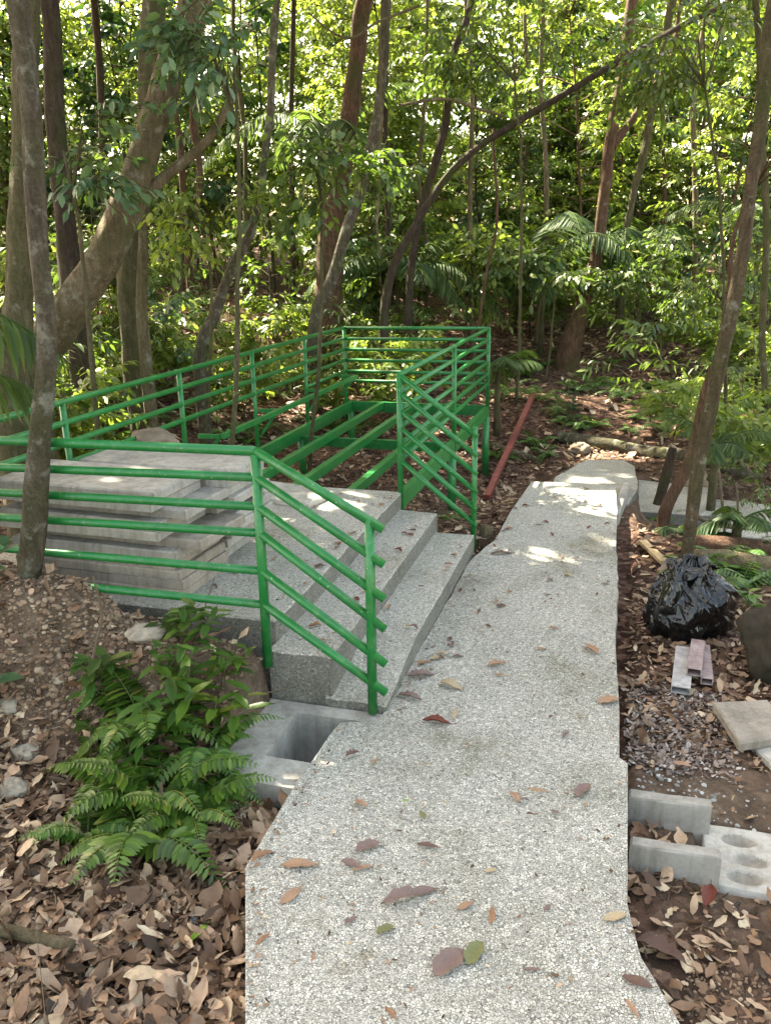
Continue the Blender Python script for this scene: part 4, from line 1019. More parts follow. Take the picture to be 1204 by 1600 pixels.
# ================================================================== FAR WOOD (one mass)
def far_wood():
    g = Geo(); n = 14000; tw = None
    az = RNG.uniform(-.62, .62, n); R = RNG.uniform(20, 34, n); z = RNG.random(n) ** 1.15 * 11.5
    # clumping: keep where a noise field is high
    keep = np.array([mnoise.noise(Vector((a * 9, zz_ * .42, r * .12))) > -.22 for a, zz_, r in zip(az, z, R)])
    az, R, z = az[keep], R[keep], z[keep]
    x = np.sin(az) * R; y = np.cos(az) * R
    px = X0.x * x + HEAD.x * y; py = X0.y * x + HEAD.y * y
    gz = np.array([float(hbase(a, b)) for a, b in zip(px, py)])
    st = np.stack([px, py, gz + z], 1)
    mm_ = np.array([mnoise.noise(Vector((a_ * .35, b_ * .35, c_ * .5 + 40))) > .02 for a_, b_, c_ in st])  # lighter leaf clumps put highlights into the colour among darker masses
    gm = Geo(); sprays(g, None, st[~mm_], rnd_dir((~mm_).sum(), .4), 1.0, 10, .25, TF, .3)
    sprays(gm, None, st[mm_], rnd_dir(mm_.sum(), .4), 1.0, 10, .25, TF, .3)
    g.F += [f_ + g.n for f_ in gm.F]; g.M += [q_ + 1 for q_ in gm.M]; g.V += gm.V; g.n += gm.n
    g2 = Geo()
    tag(link('forest', g.mesh('forest', [MAT['leaf_mid'], MAT['leaf_light']])), 'sunlit mass of far forest leaves seen between the nearer trunks', 'forest', kind='stuff')
far_wood()

# ================================================================== OVERHEAD CROWNS, out of view, added to block the sun, gaps cut for sun spots
SPOTS = []  # sun spot places; the overhead leaves are cut away along the sun's line
def spot(x, y, z, r): 
    p = atz(x, y, z); SPOTS.append((p.x, p.y, p.z, r))
for a in ((900, 765, 0, .13), (870, 790, 0, .09), (945, 785, 0, .09), (850, 775, 0, .07), (905, 742, -.1, .15), (960, 730, -.1, .12), (812, 862, 0, .06), (905, 868, 0, .045), (840, 850, 0, .045),
          (1000, 800, -.1, .12), (1050, 835, -.1, .14), (1160, 880, -.1, .2), (985, 870, -.1, .05),
          (690, 610, 1.0, .10), (600, 660, .32, .15), (540, 740, .32, .12), (200, 745, .85, .07), (330, 700, 1.1, .05), (240, 860, .8, .05), (120, 940, .35, .06), (450, 585, 1.1, .10), (600, 580, 0, .25),
          (700, 535, 1.1, .1), (650, 700, -.1, .2), (480, 660, -.1, .2), (820, 600, -.2, .12), (760, 700, -.2, .10), (1190, 640, .2, .3), (1150, 660, .2, .2), (930, 810, 0, .03), (460, 850, .33, .05)):
    spot(*a)
for (x, y, D, r) in ((210, 250, 6.1, .10), (150, 400, 6.1, .10), (190, 345, 6.1, .08), (60, 300, 5.6, .10), (1130, 560, 4.7, .05), (1160, 330, 4.7, .06)):
    p = atD(x, y, D); SPOTS.append((p.x, p.y, p.z, r))
Ln = np.array(L_SUN)
def canopy_points(n, xr, yr, zr, dens_noise=.0):
    P = np.stack([RNG.uniform(*xr, n), RNG.uniform(*yr, n), RNG.uniform(*zr, n)], 1); return P
def overhead():
    # ground footprint to be shaded -> layer above along the sun direction
    n = 20000
    gx = RNG.uniform(-6.5, 3.6, n); gy = RNG.uniform(-2.6, 10.5, n); zc_ = RNG.uniform(7.0, 10.0, n)
    gx0, gy0 = gx, gy
    P = np.stack([gx + Ln[0] / Ln[2] * zc_, gy + Ln[1] / Ln[2] * zc_, zc_], 1)
    n2 = 900                                    # looser roof over the wood behind
    gx = RNG.uniform(-12, 9, n2); gy = RNG.uniform(10.5, 22, n2); z2 = RNG.uniform(8.0, 12.0, n2)
    P2 = np.stack([gx + Ln[0] / Ln[2] * z2, gy + Ln[1] / Ln[2] * z2, z2], 1)
    k2 = np.array([mnoise.noise(Vector((a * .9, b * .9, 3.3))) > .05 for a, b in P2[:, :2]])
    edge = (gx0 < -3.4) | (gy0 > 8.7); nz = np.array([mnoise.noise(Vector((a * 1.1, b * 1.1, 9.3))) > .17 for a, b in zip(gx0, gy0)])
    P = P[~edge | nz]
    P = np.concatenate([P, P2[k2]])
    ok = np.ones(len(P), bool)
    for (sx, sy, sz, r) in SPOTS:
        t = (P - np.array([sx, sy, sz])) @ Ln; q = P - (np.array([sx, sy, sz]) + t[:, None] * Ln)
        ok &= np.linalg.norm(q, axis=1) > r + .16
    P = P[ok]
    tops = np.array([list(t[1]) for t in SHADE_TREES])
    near = np.argmin(((P[:, None, :2] - tops[None, :, :2]) ** 2).sum(2), 1)
    for i, (root, tp, _) in enumerate(SHADE_TREES):
        S = P[near == i]
        if len(S) < 3:
            g = Geo(); crown_at(g, None, tp, (1.3, 1.3, .9), 70, .18); part('crown', g, MAT['leaf_mid'], root); continue
        g = Geo(); m = len(S)
        for k_ in range(5):
            place(g, TK, S + RNG.normal(size=(m, 3)) * .10, rnd_dir(m, .35), np.array([[0, 0, 1.0]]) + RNG.normal(size=(m, 3)) * .5, .20 + RNG.random(m) * .08, 1.25)
        # boughs reaching into the added leaves
        for c in S[RNG.integers(0, m, 14)]:
            c = Vector(c); g.tube([tp, tp.lerp(c, .5) + Vector((0, 0, .3)), c], [.05, .035, .01], 5, False, mi=1)
        part('crown', g, [MAT['leaf_mid'], MAT['bark_olive']], root)  # unseen leaves shaped to shade the ground, hung on the tree as its crown
overhead()

# ================================================================== FERNS AND NEAR PLANTS
def fern_frond(geo, base, d, ln, npair, pin, rise, droopf, seed, wide=.16):
    rnd = random.Random(seed); d = Vector(d).normalized(); up = Vector((0, 0, 1)); m = 10
    P = [Vector(base) + d * ln * (i / m) + up * ln * (rise * i / m - droopf * (i / m) ** 2) for i in range(m + 1)]
    geo.tube(P, [.0028 * (1 - .7 * i / m) for i in range(m + 1)], 4, False)
    pos = []; dv = []; uv = []; sz = []
    for i in range(npair):
        t = .12 + .88 * i / npair; f = t * m; k_ = min(int(f), m - 1); p = P[k_].lerp(P[k_ + 1], f - k_); tg = (P[k_ + 1] - P[k_]).normalized(); sd = tg.cross(up).normalized()
        ll = pin * min(1, 1.25 * (1.04 - t) ** .75) * min(1, .55 + t * 2.2)
        for s_ in (-1, 1):
            pos.append(p); dv.append(sd * s_ + tg * .38 + Vector((0, 0, -.18 + rnd.gauss(0, .08)))); uv.append(up + tg * .2 + Vector((rnd.gauss(0, .1), rnd.gauss(0, .1), 0))); sz.append(ll)
    place(geo, tmpl_full(wide, .1, .16), np.array(pos), np.array(dv), np.array(uv), np.array(sz))
def fern_mesh(seed, nfr, ln, pin, npair, wide=.13):
    g = Geo(); rnd = random.Random(seed)
    for i in range(nfr):
        a = 6.283 * i / nfr + rnd.uniform(-.4, .4); fern_frond(g, (0, 0, 0), (math.cos(a), math.sin(a), 0), ln * rnd.uniform(.7, 1.15), npair, pin * rnd.uniform(.85, 1.1), rnd.uniform(.8, 1.7), rnd.uniform(.8, 1.5), seed * 17 + i, wide)
    return g
FM = [fern_mesh(1, 8, .34, .085, 19, .17).mesh('fern_fronds', MAT['fern_deep']), fern_mesh(2, 7, .30, .075, 17, .18).mesh('fern_fronds', MAT['fern']), fern_mesh(3, 9, .40, .095, 16, .12).mesh('fern_fronds', MAT['fern'])]
def fern(p, k_, sc, rz, label, group=None, tilt=(0, 0)):
    o = link('fern', FM[k_], None, p); o.scale = (sc,) * 3; o.rotation_euler = (tilt[0], tilt[1], rz); return tag(o, label, 'fern', group)
for i, (x, y, k_, sc, lb) in enumerate([(225, 1330, 0, 1.05, 'large dark green fern drooping over the leaf litter at lower left'), (250, 1260, 0, 1.0, 'dark fern in the middle of the near clump, above the drooping one'), (185, 1230, 0, .85, 'fern at the left side of the near clump below the soil heap'),
        (320, 1190, 1, .9, 'fern at the right side of the near clump beside the catch basin'), (140, 1320, 1, .75, 'pale-tipped fern at the lower left end of the near clump'), (230, 1150, 0, .95, 'fern at the upper middle of the near clump'),
        (300, 1290, 0, .8, 'small dark fern under the right side of the near clump'), (340, 1250, 1, .7, 'light fern at the right end of the near clump under the catch basin')]):
    p = ground_hit(x, y); fern(p + Vector((0, 0, .03)), k_, sc * 1.08, i * 1.3, lb)
rf = random.Random(9); FLV = ((6.5, ', nearest row'), (7.2, ', second row'), (8.0, ', third row'), (9, ', fourth row'), (10, ', fifth row'), (11.5, ', sixth row'), (13, ', seventh row'), (99, ', last row'))
cnt = 0
for i in range(420):
    z_ = rf.random()
    if z_ < .42: x, y = rf.uniform(120, 560), rf.uniform(470, 700)
    elif z_ < .62: x, y = rf.uniform(780, 880), rf.uniform(560, 760)
    elif z_ < .9: x, y = rf.uniform(800, 1200), rf.uniform(540, 680)
    else:
        if rf.random() < .6: continue
        x, y = rf.uniform(1080, 1204), rf.uniform(800, 930)
    p = ground_hit(x, y, 20)
    if (-3.2 < p.x < .1 and p.y < 9) or (-.9 < p.x < 4 and 6.0 < p.y < 8.6) or (-1.6 < p.x < -1.0 and p.y < 9): continue
    sc = rf.uniform(.55, 1.15) * (1 if p.y > 5 else .45); lb = 'slope fern ' + place_words(p, FLV)
    if lb in USED: continue
    USED[lb] = 1
    fern(p, rf.choice([1, 2, 2]), sc, rf.random() * 6.28, lb, 'ferns on the slope')
fern(ground_hit(702, 812), 1, .5, 1.0, 'small bright fern between the steps and the platform leg')
fern(ground_hit(745, 845), 1, .35, 2.0, 'tiny fern by the small hacked stump')
fern(ground_hit(1035, 815), 2, .5, 2.0, 'bright green fern lying beside the timber offcut')

def sprig(base, ht, nl, ls, lean, seed, T=TFN):
    rnd = random.Random(seed); g = Geo(); f = Geo(); base = Vector(base); P = [base + Vector((0, 0, -.03))]
    for i in range(1, 7): P.append(base + Vector((lean[0] * (i / 6) ** 1.5, lean[1] * (i / 6) ** 1.5, ht * i / 6 * (1 - .12 * (i / 6)))))
    g.tube(P, [.0035 * (1 - .1 * i) for i in range(7)], 5, False)
    pos = []; dv = []; sz = []
    for i in range(nl):
        t = .2 + .8 * i / nl; k_ = min(5, int(t * 6)); p = P[k_].lerp(P[k_ + 1], t * 6 - k_); a = i * 2.2 + rnd.uniform(-.4, .4)
        pos.append(p); dv.append(Vector((math.cos(a), math.sin(a), rnd.uniform(-.1, .7)))); sz.append(ls * rnd.uniform(.7, 1.2))
    place(f, T, np.array(pos), np.array(dv), np.array([(0, 0, 1.0)] * nl), np.array(sz)); return g, f
def sprig_plant(x, y, ht, nl, ls, lean, seed, mat, label, T=TFN, D=None, nst=1):
    p = ground_hit(x, y) if D is None else atD(x, y, D); e = empty('leafy_plant', p, label, 'plant'); G_ = Geo(); F_ = Geo()
    for k_ in range(nst):
        rn = random.Random(seed * 9 + k_); g, f = sprig(p + Vector((rn.uniform(-.05, .05), rn.uniform(-.05, .05), 0)) * (nst > 1), ht * rn.uniform(.8, 1.1), nl, ls, (lean[0] + rn.uniform(-.1, .1), lean[1] + rn.uniform(-.1, .1)), seed + k_ * 13, T)
        for a_, b_ in ((G_, g), (F_, f)):
            a_.F += [q + a_.n for q in b_.F]; a_.M += b_.M; a_.V += b_.V; a_.n += b_.n
    part('stem', G_, MAT['twig'], e); part('foliage', F_, MAT[mat], e)
for a in ((290, 1120, .26, 9, .13, (.06, .0), 1, 'fern_deep', 'leafy plant with narrow leaves reaching toward the green post', TFN, None, 4), (250, 1070, .22, 9, .11, (.10, .03), 2, 'fern', 'leafy plant in front of the slab stack foot', TFN, None, 3),
          (190, 1080, .20, 9, .10, (0, 0), 3, 'leaf_mid', 'leafy plant growing on the flank of the soil heap', TF, None, 3), (330, 1150, .20, 8, .12, (.12, -.04), 4, 'fern_deep', 'bamboo-like plant leaning over the catch basin', TFN, None, 3),
          (215, 1200, .26, 10, .13, (-.02, -.02), 5, 'fern', 'bright lance-leaved plant in the middle of the fern clump', TFN, None, 4), (140, 1200, .2, 9, .1, (-.05, 0), 6, 'leaf_mid', 'leafy plant at the left of the fern clump', TF, None, 3),
          (385, 1190, .12, 6, .11, (.05, -.02), 7, 'fern_deep', 'dark narrow-leaved sprig beside the catch basin rim', TFN, None, 2), (-30, 1110, .22, 6, .16, (.16, 0), 8, 'leaf_dark', 'glossy dark broad leaves at the left edge below the soil heap top', TFW, None, 1),
          (-25, 930, .28, 8, .10, (.08, 0), 9, 'leaf_blue', 'round-leaved plant at the left edge beside the slender tree foot', TFW, None, 2), (1130, 905, .2, 8, .13, (0, 0), 10, 'fern', 'broad blade plant behind the rubbish bag', TFN, None, 2),
          (300, 1010, .20, 9, .10, (.08, .02), 15, 'fern', 'narrow-leaved plant rising in front of the landing edge', TFN, None, 4), (350, 1060, .16, 9, .09, (.10, -.02), 16, 'fern_deep', 'narrow-leaved plant left of the nearest post foot', TFN, None, 4),
          (250, 1000, .16, 8, .09, (.06, .02), 17, 'leaf_mid', 'small leafy plant on top of the soil heap before the slab stack', TF, None, 3), (270, 1170, .24, 10, .13, (.05, -.04), 18, 'fern', 'tall lance-leaved plant right of the middle of the fern clump', TFN, None, 5),
          (160, 1110, .24, 9, .12, (.0, .0), 19, 'fern', 'lance-leaved plant at the upper left of the fern clump', TFN, None, 4),
          (1050, 640, .3, 10, .12, (0, 0), 11, 'leaf_mid', 'leafy plant above the long curved log', TF, None, 3), (1180, 960, .16, 7, .09, (0, 0), 12, 'fern', 'small plant by the boulder', TF, None, 2),
          (895, 650, .4, 12, .10, (0, 0), 13, 'leaf_dark', 'dark leafy plant on the slope above the path end', TF, None, 4), (640, 470, .5, 12, .12, (0, 0), 14, 'leaf_light', 'bright leafy plant on the bank beyond the far railing', TF, None, 4)):
    sprig_plant(*a)

# ================================================================== LEAF LITTER, TWIGS, STONES (uncountable)
def curled(wd=.24, curl=.30, jag=0.0, sd=0):
    rj = random.Random(sd)
    ts = [.14, .34, .56, .78, .92]; V = [(0, 0, 0), (1, 0, .06 + curl * .15)]
    for i, t in enumerate(ts):
        hw = wd * math.sin(math.pi * t ** .85) ** .7; zc = -.05 * math.sin(math.pi * t) + curl * .15 * t * t
        ha = hw * (1 + jag * rj.uniform(-1, .5)); hb = hw * (1 + jag * rj.uniform(-1, .5))
        V += [(t, .05 * jag * math.sin(t * 5 + sd), zc), (t + .01, ha, zc + curl * (.38 + .12 * math.sin(i * 2.3)) * hw / wd * .5), (t - .01, -hb, zc + curl * (.30 + .14 * math.sin(i * 1.7 + 2)) * hw / wd * .5)]
    T = [(0, 2, 3), (0, 4, 2), (14, 1, 15), (16, 1, 14)]; Q = []
    for i in range(4):
        a = 2 + i * 3; Q += [(a, a + 3, a + 4, a + 1), (a + 3, a, a + 2, a + 5)]
    return np.array(V), T, Q
def litter(name, n, xr, yr, size, mat, label, dens=None, T=None, lift=.018, excl=True):
    g = Geo(); P = []
    while len(P) < n:
        x = random.uniform(*xr); y = random.uniform(*yr)
        if excl and (in_concrete(np.float64(x), np.float64(y)) or (-.9 < x < .15 and 6.8 < y < 8.5) or (.1 < x < 3.7 and 6.6 < y < 7.9 and random.random() < .9)): continue
        if dens and random.random() > dens(x, y): continue
        P.append((x, y, h_at(x, y) + random.uniform(.0, lift)))
    P = np.array(P); m = len(P)
    TT = [curled(.22, .32, .2, 1), curled(.28, .15, .5, 2), curled(.16, .6, .2, 3), curled(.24, .9, .4, 4), curled(.2, .25, .8, 5), curled(.13, .3, .3, 6), curled(.33, .5, .7, 7)]
    for j, (T_) in enumerate(TT):
        s_ = slice(j, m, len(TT)); q = P[s_]; k_ = len(q)
        up = np.array([[0, 0, 1.0]]) + RNG.normal(size=(k_, 3)) * .48; up[RNG.random(k_) < .35, 2] *= -1
        d = rnd_dir(k_, .34); place(g, T_, q, d, up, size[0] + (size[1] - size[0]) * RNG.random(k_) ** 1.7, .75 + RNG.random(k_) * .6)
    return tag(link(name, g.mesh(name, mat)), label, 'leaf litter', kind='stuff')
soilm = lambda x, y: 1 - .93 * min(1, float(gau(x, y, -2.4, 2.75, .8, .42) * 1.6 + gau(x, y, .45, 2.92, .6, .27) * 1.6 + gau(x, y, .6, 1.6, .5, .6) * .85 + (2.0 if .33 < x < 1.06 and 2.42 < y < 2.78 else 0) + gau(x, y, -1.62, 2.85, .4, .25) * 1.3))
litter('leaf_litter', 14000, (-2.9, -.6), (.9, 3.05), (.018, .105), MAT['litter'], 'thick brown dead leaves covering the ground left of the near path', soilm, lift=.03)
litter('leaf_litter', 6500, (.05, 1.9), (1.1, 4.8), (.02, .085), MAT['litter'], 'dead leaves covering the ground right of the path', soilm)
litter('leaf_litter', 1500, (.05, .5), (3.05, 3.75), (.012, .045), MAT['litter_pale'], 'grey bleached leaf scraps beside the path below the rubbish bag', None)
litter('leaf_litter', 9000, (-3.1, 4.5), (4.0, 9.5), (.03, .10), MAT['litter'], 'dead leaves under the platform and around the path end', None)
litter('leaf_litter', 6500, (-9, -3.1), (3.2, 12), (.06, .15), MAT['litter'], 'dead leaves covering the bank behind the left railing', None, excl=False)
litter('leaf_litter', 8000, (-9, 8), (9.0, 17), (.07, .16), MAT['litter'], 'dead leaves covering the slope under the far trees', None, excl=False)
# twigs
g = Geo(); n = 420; P = []
for i in range(n):
    while True:
        x, y = (random.uniform(-2.8, 1.8), random.uniform(1.0, 9)) if i < 200 else (random.uniform(-9, 6), random.uniform(6, 15))
        if not in_concrete(np.float64(x), np.float64(y)) and not (-.9 < x < .2 and y < 8.6 and y > 2.8): break
    P.append((x, y, h_at(x, y) + .02))
P = np.array(P); d = rnd_dir(n, .12); prisms(g, P, P + d * RNG.uniform(.08, .5, (n, 1)), RNG.uniform(.0015, .006, n))
tag(link('twig_litter', g.mesh('twig_litter', MAT['twig'])), 'fallen twigs scattered over the leaf litter', 'twigs', kind='stuff')
# stones of the soil heap and gravel beside the slabs
def stones(name, n, fn, sz, mat, label):
    g = Geo(); t = (1 + 5 ** .5) / 2
    IV = np.array([(-1, t, 0), (1, t, 0), (-1, -t, 0), (1, -t, 0), (0, -1, t), (0, 1, t), (0, -1, -t), (0, 1, -t), (t, 0, -1), (t, 0, 1), (-t, 0, -1), (-t, 0, 1)]) / 1.9
    IF = np.array([(0, 11, 5), (0, 5, 1), (0, 1, 7), (0, 7, 10), (0, 10, 11), (1, 5, 9), (5, 11, 4), (11, 10, 2), (10, 7, 6), (7, 1, 8), (3, 9, 4), (3, 4, 2), (3, 2, 6), (3, 6, 8), (3, 8, 9), (4, 9, 5), (2, 4, 11), (6, 2, 10), (8, 6, 7), (9, 8, 1)])
    for i in range(n):
        x, y = fn(); s_ = sz[0] * (sz[1] / sz[0]) ** (random.random() ** 2.2); V = IV * (1 + RNG.normal(size=(12, 1)) * .16) * np.array([s_ * random.uniform(.7, 1.3), s_ * random.uniform(.7, 1.2), s_ * random.uniform(.5, .9)])
        a = random.random() * 6.28; c_, q_ = math.cos(a), math.sin(a); V = V @ np.array([[c_, q_, 0], [-q_, c_, 0], [0, 0, 1]]) + np.array([x, y, h_at(x, y) + s_ * .15]); g.add(V, [IF])
    tag(link(name, g.mesh(name, mat)), label, 'stones', kind='stuff')
def f_heap(): return random.gauss(-2.25, .38), random.gauss(2.68, .26)
def f_edge():
    return (-1.12 - abs(random.gauss(0, .09)), random.uniform(1.5, 2.4)) if random.random() < .5 else ((-.86 - abs(random.gauss(0, .08)) - max(0, 1.9 - 0) * 0, random.uniform(1.0, 1.45)) if random.random() < .4 else (.12 + abs(random.gauss(0, .22)), random.uniform(2.75, 3.2)))
def f_right(): return .25 + abs(random.gauss(0, .4)), random.uniform(1.2, 2.1)
k = N('mixed_soil_clods'); gg_ = k.n('ShaderNodeNewGeometry'); c = k.ramp(gg_.outputs['Random Per Island'], [(0, (.10, .064, .040)), (.5, (.19, .130, .085)), (.9, (.27, .20, .135)), (1, (.38, .31, .23))]); k.col(c); k.set(.95, .15); k.bump(k.noise(80, 4, .6), .5, .004); MAT['clod'] = k.m
k = N('mixed_gravel'); gg_ = k.n('ShaderNodeNewGeometry'); c = k.ramp(gg_.outputs['Random Per Island'], [(0, (.10, .10, .095)), (.5, (.26, .26, .24)), (1, (.48, .48, .45))]); k.col(c); k.set(.9, .2); MAT['gravel'] = k.m
stones('soil_clods', 8000, f_heap, (.003, .019), MAT['clod'], 'crumbly brown clods and stones of the excavated soil heap')
stones('gravel', 900, f_edge, (.004, .011), MAT['gravel'], 'pale loose gravel spilled along the concrete edges')
stones('gravel', 3200, f_right, (.003, .012), MAT['clod'], 'dark gravelly soil right of the near path')

# ================================================================== FALLEN LEAVES ON THE CONCRETE
def dead_leaf_mesh(seed, wd, curl, jag=.0):
    rnd = random.Random(seed); m = 12; V = []; F = []
    for i in range(m + 1):
        t = i / m; hw = wd * (math.sin(math.pi * t ** .85) ** .75) * (1 + jag * rnd.uniform(-1, .4)) if 0 < t < 1 else .0
        arch = curl * .07 * math.sin(math.pi * t) + .03 * math.sin(t * 9 + seed); yy = .05 * math.sin(t * 3 + seed)
        for k_ in (-1, -.5, 0, .5, 1):
            V.append((t - .5, yy + k_ * hw, arch + curl * abs(k_) ** 1.6 * hw * 1.6 + .012 * math.sin(i * 2.1 + k_ * 4 + seed)))
    for i in range(m):
        for k_ in range(4): a = i * 5 + k_; F.append((a, a + 5, a + 6, a + 1))
    g = Geo(); g.poly(V, F); g.tube([(.5, 0, V[-3][2]), (.58, .01, .02), (.66, .03, .015)], [.012, .009, .009], 5, False); return g
def dmat(name, c): return mat_dead(name, [(0, tuple(a * .85 for a in c)), (1, c)])
DC = {'tan': dmat('tan_dead_leaf', (.34, .21, .13)), 'orange': dmat('orange_dead_leaf', (.30, .16, .085)), 'brown': dmat('brown_dead_leaf', (.13, .075, .055)), 'red': dmat('rust_dead_leaf', (.14, .035, .02)), 'pale': dmat('straw_dead_leaf', (.42, .33, .20)), 'green': dmat('olive_dead_leaf', (.17, .18, .07)), 'mauve': dmat('grey_brown_dead_leaf', (.20, .135, .115)), 'lime': dmat('lime_leaf', (.20, .36, .03))}
DM = {}
SH = {'oval': (.20, .25, .12), 'slim': (.13, .3, 0), 'broad': (.30, .3, .28), 'curl': (.22, .55, .35), 'flat': (.2, .05, 0), 'torn': (.13, .5, .5)}
def dead(x, y, lpx, ang, colr, shape, label, z=None, group=None):
    if z is None: z = .036 if y > 1165 else .002
    p = atz(x, y, z); ln = lpx / FPX * depth_of(p) * .92; key = (colr, shape)
    if key not in DM: DM[key] = dead_leaf_mesh(len(DM) + 3, *SH[shape]).mesh('fallen_leaf', DC[colr], True)
    o = link('fallen_leaf', DM[key], None, p + Vector((0, 0, .004 + ln * .01))); o.scale = (ln, ln, ln * (.8 if shape != 'flat' else .5)); o.rotation_euler = (random.uniform(-.12, .12), random.uniform(-.08, .08), YAW + rad(ang)); return tag(o, label, 'leaf', group or 'fallen leaves on the path')
for a in ((467, 1352, 62, 0, 'tan', 'oval', 'tan leaf with wavy edge near the left corner of the near pad'), (454, 1400, 50, 50, 'tan', 'oval', 'tan oval leaf pointing at the wavy tan leaf near the left pad edge'), (411, 1468, 34, 45, 'orange', 'slim', 'small orange leaf at the left edge of the near pad'),
          (409, 1340, 40, 30, 'orange', 'curl', 'curled orange leaf at the left corner of the near pad'), (575, 1325, 44, 20, 'mauve', 'broad', 'dark lobed leaf left of centre on the near pad'), (548, 1352, 40, -25, 'mauve', 'oval', 'grey-brown leaf just under the dark lobed leaf'),
          (566, 1358, 40, 25, 'tan', 'slim', 'tan slim leaf crossing the grey-brown leaf'), (565, 1256, 30, -45, 'tan', 'oval', 'tan leaf below the catch basin corner of the pad'), (659, 1274, 26, 110, 'green', 'flat', 'olive oval leaf in the upper middle of the pad'), (668, 1322, 40, -20, 'brown', 'slim', 'thin dark leaf arched on the middle of the pad'),
          (803, 1246, 32, 115, 'tan', 'oval', 'tan upright oval leaf right of the olive leaf'), (840, 1237, 34, -15, 'tan', 'slim', 'slim tan leaf beside the lobed leaf at the pad far side'), (911, 1237, 44, 45, 'mauve', 'broad', 'brown lobed leaf near the right side of the pad'), (640, 1402, 105, 14, 'mauve', 'torn', 'long torn grey-brown leaf left of centre'),
          (726, 1416, 36, 35, 'tan', 'oval', 'tan oval leaf at pad centre right of the torn leaf'), (767, 1432, 42, 75, 'orange', 'slim', 'slim orange leaf upright beside the tan oval leaf'), (549, 1440, 28, 45, 'mauve', 'oval', 'mauve leaf left below the torn leaf'), (602, 1455, 34, 20, 'green', 'broad', 'grey-green leaf below the torn leaf'),
          (742, 1492, 58, 55, 'green', 'broad', 'big dark olive leaf overlapping a brown one near the bottom'), (703, 1508, 78, 40, 'mauve', 'broad', 'big spotted brown leaf beneath the olive one near the bottom'), (830, 1518, 32, 5, 'mauve', 'slim', 'small brown leaf right of the big overlapping pair'), (961, 1435, 46, 20, 'pale', 'oval', 'straw-coloured oval leaf at the right edge of the pad'),
          (996, 1536, 54, -25, 'brown', 'oval', 'glossy brown leaf at the bottom right of the pad'), (987, 1578, 40, -65, 'tan', 'slim', 'tan slim leaf under the glossy brown leaf'), (682, 1129, 50, -15, 'red', 'curl', 'curled rust-red leaf at the far side of the pad'), (611, 1585, 34, -60, 'orange', 'slim', 'orange leaf at the bottom edge of the pad'),
          (766, 1361, 22, 0, 'pale', 'flat', 'tiny straw-coloured chip in the centre of the pad'), (633, 1252, 12, 0, 'lime', 'flat', 'tiny lime-green leaf scrap beside the olive leaf'), (855, 1420, 20, 50, 'mauve', 'oval', 'tiny brown leaf between the orange leaf and the straw leaf'), (490, 1496, 24, 90, 'tan', 'slim', 'thin tan scrap at left near the bottom'),
          (923, 1016, 40, 110, 'tan', 'curl', 'curled tan leaf on the path level with the rubbish bag'), (951, 1097, 40, 20, 'tan', 'broad', 'crumpled tan leaf at the right edge of the main path'), (776, 1040, 34, 15, 'tan', 'curl', 'curled tan leaf in the middle of the main path'), (780, 1056, 24, -10, 'tan', 'slim', 'slim tan leaf below the curled one mid path'),
          (681, 1030, 22, 10, 'pale', 'broad', 'yellowish leaf lying by the lowest step'), (661, 1038, 24, 20, 'orange', 'curl', 'orange-brown leaf against the lowest step next to the yellowish one'), (657, 1056, 46, 10, 'mauve', 'curl', 'heap of crumpled brown leaf against the lowest step'), (640, 1090, 44, -25, 'mauve', 'curl', 'crumpled brown leaf lower down against the lowest step'),
          (705, 1073, 46, -40, 'pale', 'curl', 'faded skeleton leaf beside the lowest step'), (711, 1117, 30, 70, 'pale', 'slim', 'faded thin leaf above the rust-red leaf'), (716, 1165, 40, 30, 'mauve', 'slim', 'dark twig-like leaf scrap near the pad seam'), (551, 1180, 28, 30, 'brown', 'curl', 'dark crumbled scrap at the pad corner by the catch basin'),
          (585, 1190, 18, 60, 'tan', 'oval', 'small tan scrap by the pad corner'), (783, 865, 40, 0, 'brown', 'slim', 'dark leaf at the left edge of the far main path'), (745, 845, 30, 20, 'mauve', 'curl', 'dark leaf beside the hacked stump')):
    dead(*a)
def surf_z(x, y):
    if -.93 < x < .0 and 2.95 < y < 6.9: return .002
    if -1.17 < x < -.95 and 3.05 < y < 5.0: return .118
    if -1.44 < x < -1.2 and 3.05 < y < 5.1: return .225
    if -1.95 < x < -1.48 and 3.15 < y < 5.2: return .333
    if -1.0 < x < .1 and 1.4 < y < 2.85: return .037
    return None
rz_ = random.Random(4)
DMS = {}
GL = {'main': ('small dead leaf scattered on the main path', 'small leaves on the main path'), 'step': ('small dead leaf lying on a step tread or the landing', 'small leaves on the steps'), 'pad': ('small brown leaf fragment on the near pad', 'leaf fragments on the near pad')}
